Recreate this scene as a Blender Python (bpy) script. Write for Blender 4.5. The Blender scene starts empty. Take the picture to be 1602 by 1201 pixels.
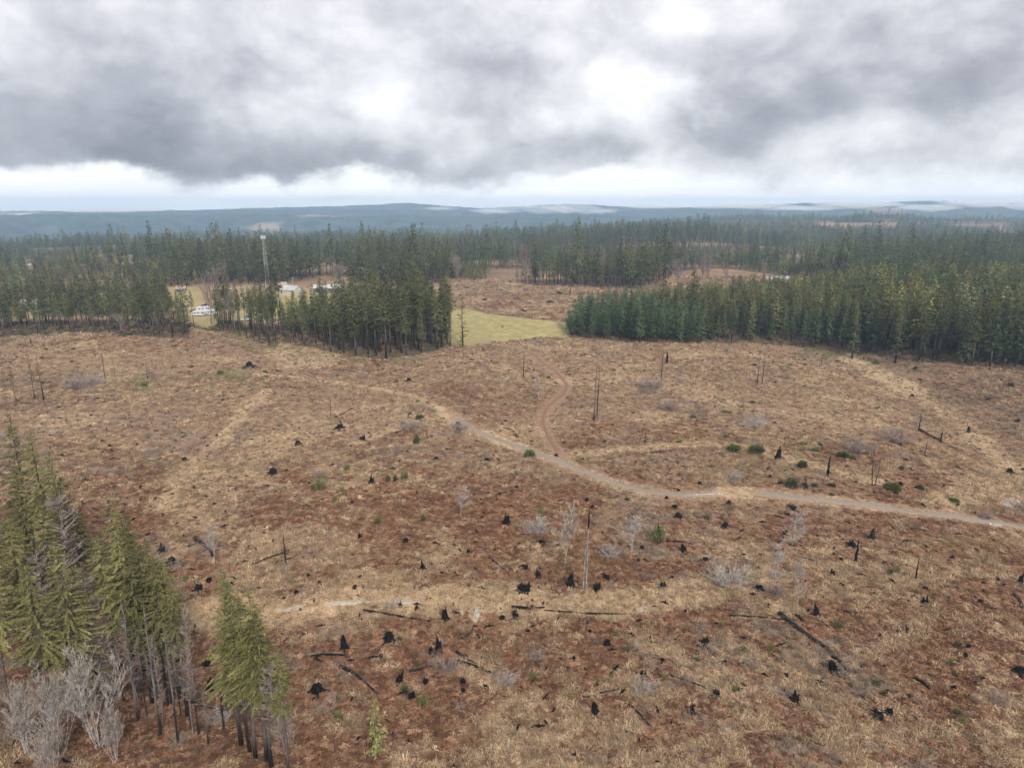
import bpy, math, random
import numpy as np
from mathutils import Vector

# ------------------------------------------------------------------ basics
scene = bpy.context.scene
COL = scene.collection
R = math.radians
H_CAM, PITCH, FPX, CX, CY = 60.0, R(14.6), 1068.0, 801.0, 600.5   # camera height, tilt; photo is 1602 x 1201
CP, SP = math.cos(PITCH), math.sin(PITCH)
rng = np.random.default_rng(7)
rnd = random.Random(7)


def smooth(a, b, x):
    t = np.clip((x - a) / (b - a), 0, 1)
    return t * t * (3 - 2 * t)


def _hash(ix, iy, seed):
    n = (ix * 374761393 + iy * 668265263 + seed * 974634777) & 0x7FFFFFFF
    n = ((n ^ (n >> 13)) * 1274126177) & 0x7FFFFFFF
    n = (n ^ (n >> 16)) & 0x7FFFFFFF
    return (n % 65536) / 65535.0


def vnoise(x, y, seed):
    x = np.asarray(x, float); y = np.asarray(y, float)
    ix = np.floor(x).astype(np.int64); iy = np.floor(y).astype(np.int64)
    fx = x - ix; fy = y - iy
    fx = fx * fx * (3 - 2 * fx); fy = fy * fy * (3 - 2 * fy)
    a = _hash(ix, iy, seed); b = _hash(ix + 1, iy, seed)
    c = _hash(ix, iy + 1, seed); d = _hash(ix + 1, iy + 1, seed)
    return (a + (b - a) * fx) * (1 - fy) + (c + (d - c) * fx) * fy


def fbm(x, y, seed, octv=4):
    s, amp, tot = 0.0, 1.0, 0.0
    for o in range(octv):
        s = s + amp * vnoise(x * 2 ** o + 17.3 * o, y * 2 ** o - 9.1 * o, seed + o * 31)
        tot += amp; amp *= 0.52
    return s / tot


def ray(u, v):
    a = (u - CX) / FPX; b = (CY - v) / FPX          # camera-space right, up
    return a, CP + b * SP, -SP + b * CP              # world x, y, z (camera looks along +Y, tilted down)


def unproj0(u, v, z=0.0):
    x, y, dz = ray(u, v)
    t = (H_CAM - z) / -dz
    return x * t, y * t


def project(x, y, z):
    yc = y * CP - (z - H_CAM) * SP                   # depth
    uc = y * SP + (z - H_CAM) * CP                   # up
    yc = np.where(np.abs(yc) < 1e-6, 1e-6, yc)
    return CX + FPX * x / yc, CY - FPX * uc / yc, yc


# ------------------------------------------------------------------ terrain height
RAVINE = np.array([unproj0(u, v) for u, v in [(1150, 520), (1225, 529), (1330, 548), (1440, 590), (1540, 645), (1625, 702), (1720, 765), (1850, 850)]])


def seg_dist(x, y, pts):
    x = np.asarray(x, float); y = np.asarray(y, float)
    best = np.full(np.shape(x), 1e9)
    for (x0, y0), (x1, y1) in zip(pts[:-1], pts[1:]):
        dx, dy = x1 - x0, y1 - y0
        t = np.clip(((x - x0) * dx + (y - y0) * dy) / (dx * dx + dy * dy), 0, 1)
        best = np.minimum(best, np.hypot(x - x0 - t * dx, y - y0 - t * dy))
    return best


def T(x, y):
    x = np.asarray(x, float); y = np.asarray(y, float)
    r = np.hypot(x, y)
    near = 1 - smooth(420, 700, r)
    z = (fbm(x / 80, y / 80, 3, 2) - .5) * 8.0 * smooth(20, 90, r) * (1 - .6 * smooth(300, 420, r))
    z = z + (fbm(x / 16, y / 16, 11, 3) - .5) * 1.1 * near
    d = seg_dist(x, y, RAVINE)
    z = z - 9.0 * np.exp(-(d / 22.0) ** 2) * smooth(430, 330, r)
    # beyond the clearing the land rolls, then falls away to a wide valley
    z = z + (fbm(x / 420, y / 420, 23, 3) - .5) * 22 * smooth(600, 1200, r)
    az = x / np.maximum(y, 1.0)
    rightside = smooth(-.05, .35, az)
    z = z - 55 * smooth(1350, 2300, r) * (1 - .72 * rightside)
    z = z + (fbm(x / 900, y / 900, 41, 3) - .5) * 50 * smooth(1700, 3200, r)
    z = z - 9 * smooth(560, 1150, r) * (1 - rightside) - 3 * smooth(560, 900, r) * rightside
    z = z + 20 * smooth(1750, 2350, r) * (1 - smooth(2500, 3100, r)) * (np.exp(-((az - .505) / .09) ** 2) + .8 * np.exp(-((az + .572) / .07) ** 2))
    z = z + 16 * smooth(900, 1300, r) * (1 - smooth(1400, 1900, r)) * np.exp(-((az - .2) / .12) ** 2)
    z = z + 24 * np.exp(-((r - 2900) / 600.0) ** 2) * rightside
    return z


def ground(u, v):
    """world point of the terrain seen at photo pixel u, v"""
    z = 0.0
    for _ in range(14):
        x, y = unproj0(u, v, z)
        z = 0.5 * z + 0.5 * float(T(x, y))
    x, y = unproj0(u, v, z)
    return x, y, float(T(x, y))


def standing(u_top, v_top, v_base):
    """a vertical thing whose top is seen at (u_top, v_top) and whose foot is seen at row v_base: foot point and height"""
    rx, ry, rz = ray(u_top, v_top)
    lo, hi = 20.0, 4000.0
    for _ in range(60):
        m = .5 * (lo + hi)
        z = float(T(rx * m, ry * m))
        if project(rx * m, ry * m, z)[1] > v_base: lo = m
        else: hi = m
    z = float(T(rx * lo, ry * lo))
    return rx * lo, ry * lo, z, H_CAM + rz * lo - z


def in_poly(u, v, poly):
    u = np.asarray(u, float); v = np.asarray(v, float)
    inside = np.zeros(u.shape, bool)
    n = len(poly)
    for i in range(n):
        x0, y0 = poly[i]; x1, y1 = poly[(i + 1) % n]
        if y0 == y1: continue
        c = ((y0 > v) != (y1 > v)) & (u < (x1 - x0) * (v - y0) / (y1 - y0) + x0)
        inside ^= c
    return inside


def gpoly(poly):
    return [ground(u, v)[:2] for u, v in poly]


# ------------------------------------------------------------------ layout (photo pixels -> ground)
MEADOW = [(425, 470), (560, 466), (690, 478), (740, 486), (800, 496), (877, 503), (900, 512), (880, 528), (800, 531), (735, 541), (680, 535), (560, 500), (425, 500)]
ROADS = {
    'gravel': [(690, 640), (740, 672), (800, 695), (850, 712), (900, 732), (950, 752), (1010, 768), (1060, 774), (1110, 774), (1165, 770), (1205, 773), (1250, 778), (1300, 783), (1370, 791), (1450, 803), (1530, 814), (1602, 826), (1700, 845)],
    'faint': [(690, 640), (640, 618), (580, 606), (520, 597), (455, 589), (400, 585)],
    'red': [(893, 729), (872, 707), (856, 680), (848, 657), (858, 635), (882, 617), (888, 602), (872, 583), (847, 566), (838, 556), (815, 546), (790, 541)],
    'grassy': [(905, 709), (980, 703), (1050, 695), (1100, 694), (1180, 700), (1230, 715), (1300, 735), (1370, 752)],
    'bottom': [(290, 962), (430, 955), (520, 943), (620, 937), (750, 936), (850, 945), (1000, 940), (1085, 925), (1180, 900)],
}
ROADW = {k: np.array(gpoly(v)) for k, v in ROADS.items()}
PALE_TRACKS = [([(250, 790), (300, 725), (345, 690), (385, 640), (420, 610)], 3.0, .8), ([(470, 655), (560, 640), (660, 628)], 4, .5),
               ([(400, 690), (520, 672), (600, 655), (690, 655)], 5, .5), ([(1130, 1000), (1250, 1080), (1330, 1125)], 3, .4), ([(1195, 950), (1290, 925), (1400, 905)], 2.5, .5), ([(1000, 1000), (1090, 1050), (1180, 1120)], 2.5, .5)]
PALE_TRACKS = [(np.array(gpoly(p)), w, s) for p, w, s in PALE_TRACKS + [([(1480, 790), (1530, 760), (1580, 735), (1640, 720)], 4, .7), ([(560, 690), (620, 668), (690, 650)], 3, .6), ([(1330, 560), (1420, 605), (1500, 660), (1580, 728), (1600, 760)], 5, .8), ([(0, 655), (120, 640), (300, 610), (420, 590)], 3, .4)]]
RED_SPOTS = [(240, 735, 60, 22, .9), (150, 770, 70, 30, .7), (470, 1000, 60, 25, .7), (440, 1080, 60, 40, .8), (600, 1105, 140, 30, .8), (930, 1000, 140, 18, .6), (900, 1085, 110, 30, .8), (1180, 1000, 110, 22, .7), (1245, 975, 50, 25, .6),
             (1400, 772, 70, 20, 1.), (1250, 815, 90, 16, .8), (1080, 830, 100, 25, .6), (970, 745, 60, 12, .7), (560, 573, 80, 12, .7), (720, 612, 60, 10, .7), (1050, 660, 60, 12, .7), (1580, 1000, 50, 40, .7), (1560, 850, 60, 16, .6), (1550, 610, 70, 30, .5),
             (420, 540, 60, 14, .4), (620, 1060, 100, 30, .6), (1100, 1110, 120, 20, .6), (300, 540, 50, 8, .5), (780, 640, 50, 10, .5), (690, 760, 30, 12, .6), (1060, 1090, 60, 30, .5), (520, 690, 60, 14, .5), (330, 1040, 60, 50, .7), (1240, 1110, 60, 20, .7), (1380, 1120, 60, 15, .5), (480, 905, 40, 14, .4)]
PALE_SPOTS = [(540, 745, 60, 20, .5), (1480, 890, 110, 50, .7), (1370, 945, 120, 40, .5), (1570, 765, 50, 26, 1.3), (600, 760, 50, 20, .5), (640, 950, 200, 18, .8), (1000, 560, 200, 18, .35), (870, 660, 60, 20, .3), (250, 620, 120, 30, .3), (1300, 630, 140, 40, .35),
              (1330, 1045, 60, 20, .6), (1240, 1075, 40, 15, .6), (850, 990, 60, 14, .5), (560, 985, 90, 10, .5), (1410, 1000, 40, 14, .7), (340, 960, 40, 12, .8), (480, 1030, 30, 14, .5), (1400, 1090, 60, 14, .4), (930, 580, 120, 15, .4), (110, 560, 90, 25, .3)]
GREEN_SPOTS = [(360, 590, 60, 10, .8), (450, 548, 60, 8, .7), (590, 560, 60, 6, .8), (1290, 552, 50, 8, 1.), (1360, 560, 60, 10, .7), (225, 600, 40, 8, .6), (1440, 580, 60, 8, .6), (370, 530, 30, 8, .5), (900, 880, 60, 20, .25), (1200, 730, 90, 12, .4), (1500, 850, 60, 14, .35)]


def spot(u, v, spots):
    s = np.zeros(np.shape(u))
    for a, b, ra, rb, k in spots:
        s = np.maximum(s, k * np.exp(-(((u - a) / ra) ** 2 + ((v - b) / rb) ** 2)))
    return s


# forest stands, by where the trees stand (photo pixels)
ST_A = [(-500, 545), (-200, 535), (0, 528), (130, 521), (240, 528), (298, 530), (297, 508), (200, 500), (0, 500), (-500, 505)]
ST_B = [(300, 513), (345, 520), (385, 531), (432, 544), (441, 520), (385, 503), (345, 500)]
ST_C = [(440, 534), (540, 556), (605, 562), (680, 550), (705, 537), (703, 512), (660, 498), (560, 495), (445, 508)]
ST_D = [(878, 525), (905, 529), (1000, 536), (1100, 537), (1190, 536), (1290, 548), (1440, 566), (1602, 580), (1800, 600), (2300, 640), (2300, 440), (1250, 446), (1160, 470), (1060, 482), (905, 492)]
EDGE_R = ([560, 700, 800, 830, 1000, 1030, 1065, 1150, 1200, 1300, 1420, 1602, 2400], [447, 437, 437, 447, 452, 444, 424, 422, 428, 440, 446, 452, 460])
CLEARCUTS = [[(1285, 362), (1400, 362), (1405, 349), (1270, 348)], [(160, 352), (215, 352), (215, 345), (160, 345)], [(920, 344), (990, 344), (985, 336), (910, 337)], [(140, 412), (186, 412), (186, 398), (140, 398)], [(960, 374), (1050, 375), (1050, 370), (960, 369)],
             [(1560, 372), (1640, 372), (1640, 362), (1565, 362)], [(270, 352), (330, 352), (325, 346), (270, 346)], [(650, 342), (720, 342), (720, 337), (650, 337)], [(540, 470), (700, 472), (700, 448), (540, 442)]]
# ground kept open round the buildings
OPENINGS = [(452, 462, 34, 9), (515, 460, 42, 9), (45, 486, 28, 12), (283, 458, 22, 9), (320, 500, 28, 14), (290, 470, 26, 16), (400, 498, 40, 10), (385, 485, 10, 30), (1225, 442, 34, 9), (1352, 440, 26, 9), (1018, 418, 9, 6), (205, 407, 16, 6), (1322, 402, 12, 6), (1527, 378, 10, 6), (165, 466, 12, 6), (45, 418, 9, 6), (1120, 432, 60, 12)]


def forest_mask(x, y, z):
    u, v, d = project(x, y, z)
    front = d > 30
    r = np.hypot(x, y)
    far = np.where(u > 560, v < np.interp(u, *EDGE_R), np.where(u > 262, v < 449, v < 494))
    m = far | in_poly(u, v, ST_A) | in_poly(u, v, ST_B) | in_poly(u, v, ST_C) | in_poly(u, v, ST_D)
    hill = in_poly(u, v, [(585, 475), (690, 470), (700, 440), (580, 440)])
    m |= hill
    for p in CLEARCUTS:
        if p is not CLEARCUTS[-1]:
            m &= ~in_poly(u, v, p)
    for a, b, ra, rb in OPENINGS:
        m &= ~((((u - a) / ra) ** 2 + ((v - b) / rb) ** 2) < 1)
    left_near = in_poly(u, v, [(-900, 740), (-100, 800), (40, 900), (130, 985), (300, 1060), (450, 1130), (480, 1300), (-900, 1300)])
    return (m & front & (v < 660)), u, v, d, left_near & (d > 5)


BRUSH_SPOTS = [(1560, 640, 70, 30, 1.), (1020, 615, 60, 18, .9), (1350, 700, 70, 20, .9), (1440, 855, 120, 18, .8), (1585, 797, 40, 15, 1.), (130, 602, 60, 14, 1.), (690, 665, 80, 20, .7), (620, 712, 100, 22, .6), (840, 640, 30, 12, .7), (1250, 960, 60, 16, .5), (700, 1040, 60, 20, .5), (760, 720, 50, 14, .6)]


def zone_fields(x, y, z):
    """bracken, pale grass, green, meadow, forest floor, brush, track"""
    u, v, d = project(x, y, z)
    ok = d > 10
    r = np.hypot(x, y)
    n1 = fbm(x / 34 + 5, y / 34, 61, 4); n2 = fbm(x / 21, y / 21 + 3, 83, 4); n3 = fbm(x / 28, y / 28, 97, 3)
    wv = fbm(x / 9, y / 9, 19, 2) - .5
    us = u + wv * 40 * 300 / np.maximum(r, 60); vs = v + wv * 30
    nearred = smooth(190, 75, r) * .17
    red = smooth(.50, .66, n1 + nearred) * .75
    red = red * (1 - .5 * smooth(110, 230, r))
    red = np.where(ok, np.maximum(red, spot(us, vs, RED_SPOTS) * (.5 + n2)), red)
    pale = smooth(.52, .68, n2) * .8
    pale = np.where(ok, np.maximum(pale, spot(us, vs, PALE_SPOTS)), pale)
    for p, w, s in PALE_TRACKS:
        dd = seg_dist(x, y, p) + wv * w * 1.2
        k = s * 1.5 * np.exp(-(dd / w) ** 4)
        pale = np.maximum(pale, k); red = red * (1 - np.minimum(k, 1))
    track = np.zeros(np.shape(x))
    for key, w, s in (('gravel', 2.3, .35), ('faint', 2.0, .7), ('red', 2.0, .2), ('grassy', 2.2, .95), ('bottom', 4.2, 1.)):
        dd = seg_dist(x, y, ROADW[key]) + wv * w * .9
        k = s * 1.6 * np.exp(-(dd / w) ** 4)
        pale = np.maximum(pale, k); red = red * (1 - np.minimum(k, 1))
        if key in ('gravel', 'red'):
            track = np.maximum(track, np.exp(-(dd / 2.6) ** 2))
    green = np.where(ok, spot(us, vs, GREEN_SPOTS), 0)
    brush = smooth(.56, .7, n3) * .9
    brush = np.where(ok, np.maximum(brush, spot(us, vs, BRUSH_SPOTS)), brush)
    meadow = np.where(ok & in_poly(u + wv * 18, v + wv * 7, MEADOW), 1., 0.)
    yard = np.zeros(np.shape(x))
    for a, b, ra, rb in OPENINGS[:8]:
        yard = np.maximum(yard, np.exp(-(((u - a) / ra / 1.3) ** 2 + ((v - b) / rb / 1.6) ** 2) ** 2))
    meadow = np.maximum(meadow, np.where(ok, yard * .9, 0))
    return red, pale, green, meadow, brush, track


# ------------------------------------------------------------------ node helpers
def new_mat(name):
    m = bpy.data.materials.new(name); m.use_nodes = True
    nt = m.node_tree; nt.nodes.clear()
    out = nt.nodes.new('ShaderNodeOutputMaterial')
    b = nt.nodes.new('ShaderNodeBsdfPrincipled')
    nt.links.new(b.outputs[0], out.inputs[0])
    b.inputs['Specular IOR Level'].default_value = .15
    b.inputs['Roughness'].default_value = .9
    return m, nt, b


class NT:
    def __init__(s, nt): s.nt = nt; s.L = nt.links.new

    def n(s, t, **kw):
        nd = s.nt.nodes.new(t)
        for k, v in kw.items(): setattr(nd, k, v)
        return nd

    def put(s, sock, val):
        if isinstance(val, bpy.types.NodeSocket): s.L(val, sock)
        else: sock.default_value = val

    def m(s, op, a, b=0., c=None, clamp=False):
        nd = s.n('ShaderNodeMath', operation=op, use_clamp=clamp)
        s.put(nd.inputs[0], a); s.put(nd.inputs[1], b)
        if c is not None: s.put(nd.inputs[2], c)
        return nd.outputs[0]

    def mix(s, f, a, b, blend='MIX'):
        nd = s.n('ShaderNodeMix', data_type='RGBA', blend_type=blend)
        s.put(nd.inputs[0], f)
        for i, q in ((6, a), (7, b)):
            s.put(nd.inputs[i], q if isinstance(q, bpy.types.NodeSocket) else (*q, 1.)[:4])
        return nd.outputs[2]

    def noise(s, vec, scale, detail=4, rough=.55, dist=0., w3='3D'):
        nd = s.n('ShaderNodeTexNoise')
        s.L(vec, nd.inputs['Vector'])
        nd.inputs['Scale'].default_value = scale; nd.inputs['Detail'].default_value = detail
        nd.inputs['Roughness'].default_value = rough; nd.inputs['Distortion'].default_value = dist
        return nd.outputs[0]

    def ramp(s, f, a, b, lo=0., hi=1.):
        nd = s.n('ShaderNodeMapRange', interpolation_type='SMOOTHSTEP')
        s.put(nd.inputs[0], f)
        nd.inputs[1].default_value = a; nd.inputs[2].default_value = b
        nd.inputs[3].default_value = lo; nd.inputs[4].default_value = hi
        return nd.outputs[0]

    def map(s, vec, scale):
        nd = s.n('ShaderNodeMapping'); s.L(vec, nd.inputs[0]); nd.inputs['Scale'].default_value = scale
        return nd.outputs[0]

    def attr(s, name, kind='GEOMETRY'):
        nd = s.n('ShaderNodeAttribute', attribute_type=kind, attribute_name=name)
        return nd

    def bump(s, b, h, strength=.5, dist=.2):
        nd = s.n('ShaderNodeBump'); s.L(h, nd.inputs['Height'])
        nd.inputs['Strength'].default_value = strength; nd.inputs['Distance'].default_value = dist
        s.L(nd.outputs[0], b.inputs['Normal'])


def simple_mat(name, c1, c2, scale=3., rough=.85, detail=4, bump=0., lo=.35, hi=.65, metallic=0.):
    m, nt, b = new_mat(name); q = NT(nt)
    tc = q.n('ShaderNodeTexCoord')
    f = q.ramp(q.noise(tc.outputs['Object'], scale, detail), lo, hi)
    q.L(q.mix(f, c1, c2), b.inputs['Base Color'])
    b.inputs['Roughness'].default_value = rough; b.inputs['Metallic'].default_value = metallic
    if bump: q.bump(b, f, bump, .1)
    return m


# ------------------------------------------------------------------ materials
def ground_material():
    m, nt, b = new_mat('clearing_ground'); q = NT(nt)
    geo = q.n('ShaderNodeNewGeometry'); P = geo.outputs['Position']
    z1 = q.attr('zone_a'); s1 = q.n('ShaderNodeSeparateColor'); q.L(z1.outputs['Color'], s1.inputs[0])
    z2 = q.attr('zone_b'); s2 = q.n('ShaderNodeSeparateColor'); q.L(z2.outputs['Color'], s2.inputs[0])
    red, pale, green = s1.outputs; meadow, floor, brush = s2.outputs
    fine = q.noise(P, 1.3, 5, .65, .6); finer = q.noise(P, 4.5, 3, .6, .5); mid = q.noise(P, .22, 5, .6, .8)
    cl = q.noise(P, .55, 4, .65, 1.2)
    base = q.mix(q.ramp(fine, .32, .68), (.135, .088, .058), (.31, .218, .145))
    base = q.mix(q.ramp(mid, .42, .62, 0, .55), base, (.27, .155, .088))
    fr = q.ramp(q.m('ADD', q.m('MULTIPLY', red, .44), q.m('MULTIPLY', cl, 1.05)), .62, .90)
    rc = q.mix(q.ramp(finer, .35, .65), (.075, .034, .018), (.195, .094, .050))
    base = q.mix(fr, base, rc)
    fp = q.ramp(q.m('ADD', q.m('MULTIPLY', pale, .36), q.m('MULTIPLY', q.noise(P, .75, 5, .65, 1.), 1.1)), .66, .98)
    pc = q.mix(q.ramp(finer, .35, .65), (.32, .22, .135), (.52, .385, .24))
    base = q.mix(fp, base, pc)
    fb = q.ramp(q.m('ADD', q.m('MULTIPLY', brush, .35), q.m('MULTIPLY', q.noise(P, .4, 5, .65, .8), 1.)), .72, 1., 0, .7)
    base = q.mix(fb, base, q.mix(q.ramp(finer, .35, .65), (.125, .09, .068), (.28, .21, .16)))
    fg = q.ramp(q.m('ADD', q.m('MULTIPLY', green, .6), q.m('MULTIPLY', q.noise(P, .6, 4, .6), .8)), .62, .9, 0, .9)
    base = q.mix(fg, base, q.mix(q.ramp(finer, .35, .65), (.075, .08, .03), (.2, .19, .08)))
    # small dark gaps between tussocks, black charcoal specks
    vo = q.n('ShaderNodeTexVoronoi'); q.L(P, vo.inputs['Vector']); vo.inputs['Scale'].default_value = .42; vo.inputs['Randomness'].default_value = 1.
    speck = q.m('MULTIPLY', q.ramp(vo.outputs['Distance'], .05, .16, 1, 0), q.ramp(q.noise(P, .06, 3), .42, .55))
    base = q.mix(q.m('MULTIPLY', speck, .9), base, (.018, .014, .012))
    mg = q.mix(q.ramp(mid, .35, .65), (.24, .21, .088), (.35, .292, .145))
    mg = q.mix(q.ramp(q.noise(q.map(P, (1, .25, 1)), .05, 4), .5, .64, 0, .6), mg, (.28, .22, .115))
    base = q.mix(meadow, base, mg)
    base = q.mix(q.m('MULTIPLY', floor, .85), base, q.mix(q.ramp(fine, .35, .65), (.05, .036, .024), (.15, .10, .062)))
    q.L(base, b.inputs['Base Color'])
    b.inputs['Roughness'].default_value = 1.; b.inputs['Specular IOR Level'].default_value = .05
    hgt = q.m('ADD', q.m('MULTIPLY', fine, .8), q.m('MULTIPLY', finer, .35))
    q.bump(b, hgt, .9, .45)
    return m


def foliage_material(name, dark, light, tips, by_tree=False):
    m, nt, b = new_mat(name); q = NT(nt)
    geo = q.n('ShaderNodeNewGeometry'); oi = q.n('ShaderNodeObjectInfo')
    tc = q.n('ShaderNodeTexCoord')
    isl = geo.outputs['Random Per Island']
    c = q.mix(q.m('POWER', isl, 1.3), dark, light)
    c = q.mix(q.ramp(q.noise(tc.outputs['Object'], .35, 3), .5, .72, 0, .7), c, tips)
    c = q.mix(q.m('MULTIPLY', oi.outputs['Random'], .5), c, q.mix(.5, c, (.12, .115, .05)))
    hs = q.n('ShaderNodeHueSaturation'); q.L(c, hs.inputs['Color'])
    q.L(q.m('MULTIPLY_ADD', oi.outputs['Random'], .95, .55), hs.inputs['Value'])
    if by_tree:
        q.L(q.mix(1., c, q.attr('tint', 'INSTANCER').outputs['Color'], 'MULTIPLY'), hs.inputs['Color'])
    q.L(hs.outputs[0], b.inputs['Base Color'])
    b.inputs['Roughness'].default_value = .75
    tr = q.n('ShaderNodeBsdfTranslucent'); q.L(hs.outputs[0], tr.inputs[0])
    mx = q.n('ShaderNodeMixShader'); mx.inputs[0].default_value = .3
    q.L(b.outputs[0], mx.inputs[1]); q.L(tr.outputs[0], mx.inputs[2])
    out = [n for n in nt.nodes if n.type == 'OUTPUT_MATERIAL'][0]
    q.L(mx.outputs[0], out.inputs[0])
    return m


def tint_material(name, transl=.25):
    m, nt, b = new_mat(name); q = NT(nt)
    a = q.attr('tint', 'INSTANCER'); geo = q.n('ShaderNodeNewGeometry')
    hs = q.n('ShaderNodeHueSaturation'); q.L(a.outputs['Color'], hs.inputs['Color'])
    q.L(q.m('MULTIPLY_ADD', geo.outputs['Random Per Island'], .7, .65), hs.inputs['Value'])
    q.L(hs.outputs[0], b.inputs['Base Color'])
    tr = q.n('ShaderNodeBsdfTranslucent'); q.L(hs.outputs[0], tr.inputs[0])
    mx = q.n('ShaderNodeMixShader'); mx.inputs[0].default_value = transl
    q.L(b.outputs[0], mx.inputs[1]); q.L(tr.outputs[0], mx.inputs[2])
    out = [n for n in nt.nodes if n.type == 'OUTPUT_MATERIAL'][0]
    q.L(mx.outputs[0], out.inputs[0])
    return m


def bark_material(name, char_top, base, upper):
    """char from a fire climbs the foot of the trunk"""
    m, nt, b = new_mat(name); q = NT(nt)
    tc = q.n('ShaderNodeTexCoord'); sp = q.n('ShaderNodeSeparateXYZ'); q.L(tc.outputs['Object'], sp.inputs[0])
    oi = q.n('ShaderNodeObjectInfo')
    n = q.noise(q.map(tc.outputs['Object'], (3, 3, .5)), 1.5, 4)
    up = q.mix(q.ramp(n, .35, .65), tuple(x * .55 for x in upper), upper)
    lim = q.m('MULTIPLY_ADD', oi.outputs['Random'], char_top, q.m('MULTIPLY', n, 4.))
    f = q.ramp(q.m('SUBTRACT', sp.outputs[2], lim), -2., 2.)
    q.L(q.mix(f, base, up), b.inputs['Base Color'])
    b.inputs['Roughness'].default_value = .95
    return m


M = dict(
    ground=ground_material(),
    near_needle=foliage_material('olive_needles', (.085, .092, .030), (.31, .285, .11), (.42, .37, .17)),
    grove_needle=foliage_material('green_needles', (.036, .052, .020), (.165, .180, .064), (.26, .235, .10)),
    plantation_needle=foliage_material('dark_needles', (.034, .060, .026), (.14, .19, .08), (.20, .22, .095)),
    far_needle=foliage_material('forest_needles', (.036, .060, .024), (.175, .215, .088), (.28, .265, .11), True),
    bark=bark_material('conifer_bark', 8., (.02, .016, .014), (.135, .11, .09)),
    snag=bark_material('burnt_snag', 9., (.022, .018, .016), (.17, .155, .145)),
    grey_twig=simple_mat('bleached_twigs', (.18, .155, .14), (.42, .38, .345), 2.),
    snag_grey=simple_mat('weathered_snag', (.14, .118, .10), (.31, .27, .235), 1.5, .9, 5, .4),
    mauve_twig=simple_mat('mauve_twigs', (.13, .10, .09), (.27, .215, .195), 2.),
    char=simple_mat('charcoal', (.004, .0037, .0034), (.030, .027, .025), 3., .85, 6, .9, .5, .8),
    ashlog=simple_mat('charred_log', (.010, .009, .009), (.10, .092, .09), 2.2, .85, 5, .6, .45, .75),
    tint=tint_material('dry_blades'), fern=tint_material('dead_fern', .15), brush=tint_material('dry_brush', .0),
    broom=foliage_material('broom_green', (.05, .075, .024), (.16, .19, .07), (.22, .22, .09)),
    seedling=foliage_material('seedling_green', (.08, .10, .034), (.18, .20, .075), (.22, .22, .095)),
    gravel=simple_mat('road_gravel', (.17, .138, .11), (.285, .235, .19), .9, .9, 6, .5),
    reddirt=simple_mat('red_dirt', (.16, .09, .064), (.27, .165, .12), .7, .95, 6, .5),
    paledirt=simple_mat('pale_gravel', (.26, .21, .16), (.39, .335, .275), 1.1, .9, 6, .4),
    white_wall=simple_mat('cream_wall', (.36, .33, .26), (.46, .42, .34), .6, .7),
    grey_wall=simple_mat('grey_wall', (.10, .095, .09), (.17, .16, .15), .6, .8),
    brown_wall=simple_mat('brown_wall', (.16, .10, .07), (.25, .17, .12), .6, .8),
    white_roof=simple_mat('pale_metal_roof', (.30, .30, .29), (.42, .41, .40), .5, .5),
    rust_roof=simple_mat('rusty_roof', (.26, .19, .155), (.36, .28, .24), .5, .7),
    grey_roof=simple_mat('grey_roof', (.30, .31, .33), (.45, .46, .48), .5, .6),
    glass=simple_mat('window_glass', (.02, .025, .03), (.05, .06, .07), 1., .1),
    white_paint=simple_mat('white_paint', (.40, .40, .395), (.52, .52, .51), 1., .4),
    blue_paint=simple_mat('blue_paint', (.08, .14, .3), (.14, .22, .42), 1., .35),
    dark_paint=simple_mat('dark_paint', (.03, .03, .035), (.06, .06, .07), 1., .35),
    tyre=simple_mat('tyre_rubber', (.012, .012, .012), (.025, .025, .025), 5., .9),
    steel=simple_mat('galvanised_steel', (.40, .405, .41), (.54, .545, .55), 1., .5),
    pole=simple_mat('pole_timber', (.30, .25, .19), (.48, .42, .33), 1., .9),
)


def road_material(name, rut, crown, edge):
    m, nt, b = new_mat(name); q = NT(nt); geo = q.n('ShaderNodeNewGeometry'); P = geo.outputs['Position']
    w = q.n('ShaderNodeSeparateColor'); q.L(q.attr('wear').outputs['Color'], w.inputs[0])
    n = q.noise(P, .9, 5, .65); n2 = q.noise(P, 3.5, 4, .65); n3 = q.noise(P, .12, 3)
    f = q.m('ADD', w.outputs[0], q.m('MULTIPLY', q.m('SUBTRACT', n, .5), 1.5), clamp=True)
    c = q.mix(f, crown, rut)
    c = q.mix(q.m('MULTIPLY', q.ramp(n2, .45, .7), .5), c, tuple(x * 1.45 for x in rut))
    c = q.mix(q.ramp(n3, .5, .7, 0, .6), c, crown)
    e = q.ramp(q.m('ADD', w.outputs[1], q.m('MULTIPLY', q.m('SUBTRACT', n, .5), 1.6)), .35, .8)
    q.L(q.mix(e, c, edge), b.inputs['Base Color']); q.bump(b, n2, .6, .1)
    return m


M['gravel'] = road_material('road_gravel', (.205, .178, .152), (.205, .165, .125), (.26, .185, .115))
M['reddirt'] = road_material('red_dirt', (.20, .105, .073), (.17, .088, .058), (.25, .165, .105))


def water_material():
    m, nt, b = new_mat('puddle_water'); q = NT(nt)
    tc = q.n('ShaderNodeTexCoord')
    f = q.ramp(q.noise(tc.outputs['Object'], .8, 3), .45, .6)
    q.L(q.mix(f, (.30, .27, .235), (.20, .175, .15)), b.inputs['Base Color'])
    q.L(q.ramp(f, 0, 1, .03, .5), b.inputs['Roughness']); b.inputs['Specular IOR Level'].default_value = .6
    return m


M['water'] = water_material()

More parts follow.
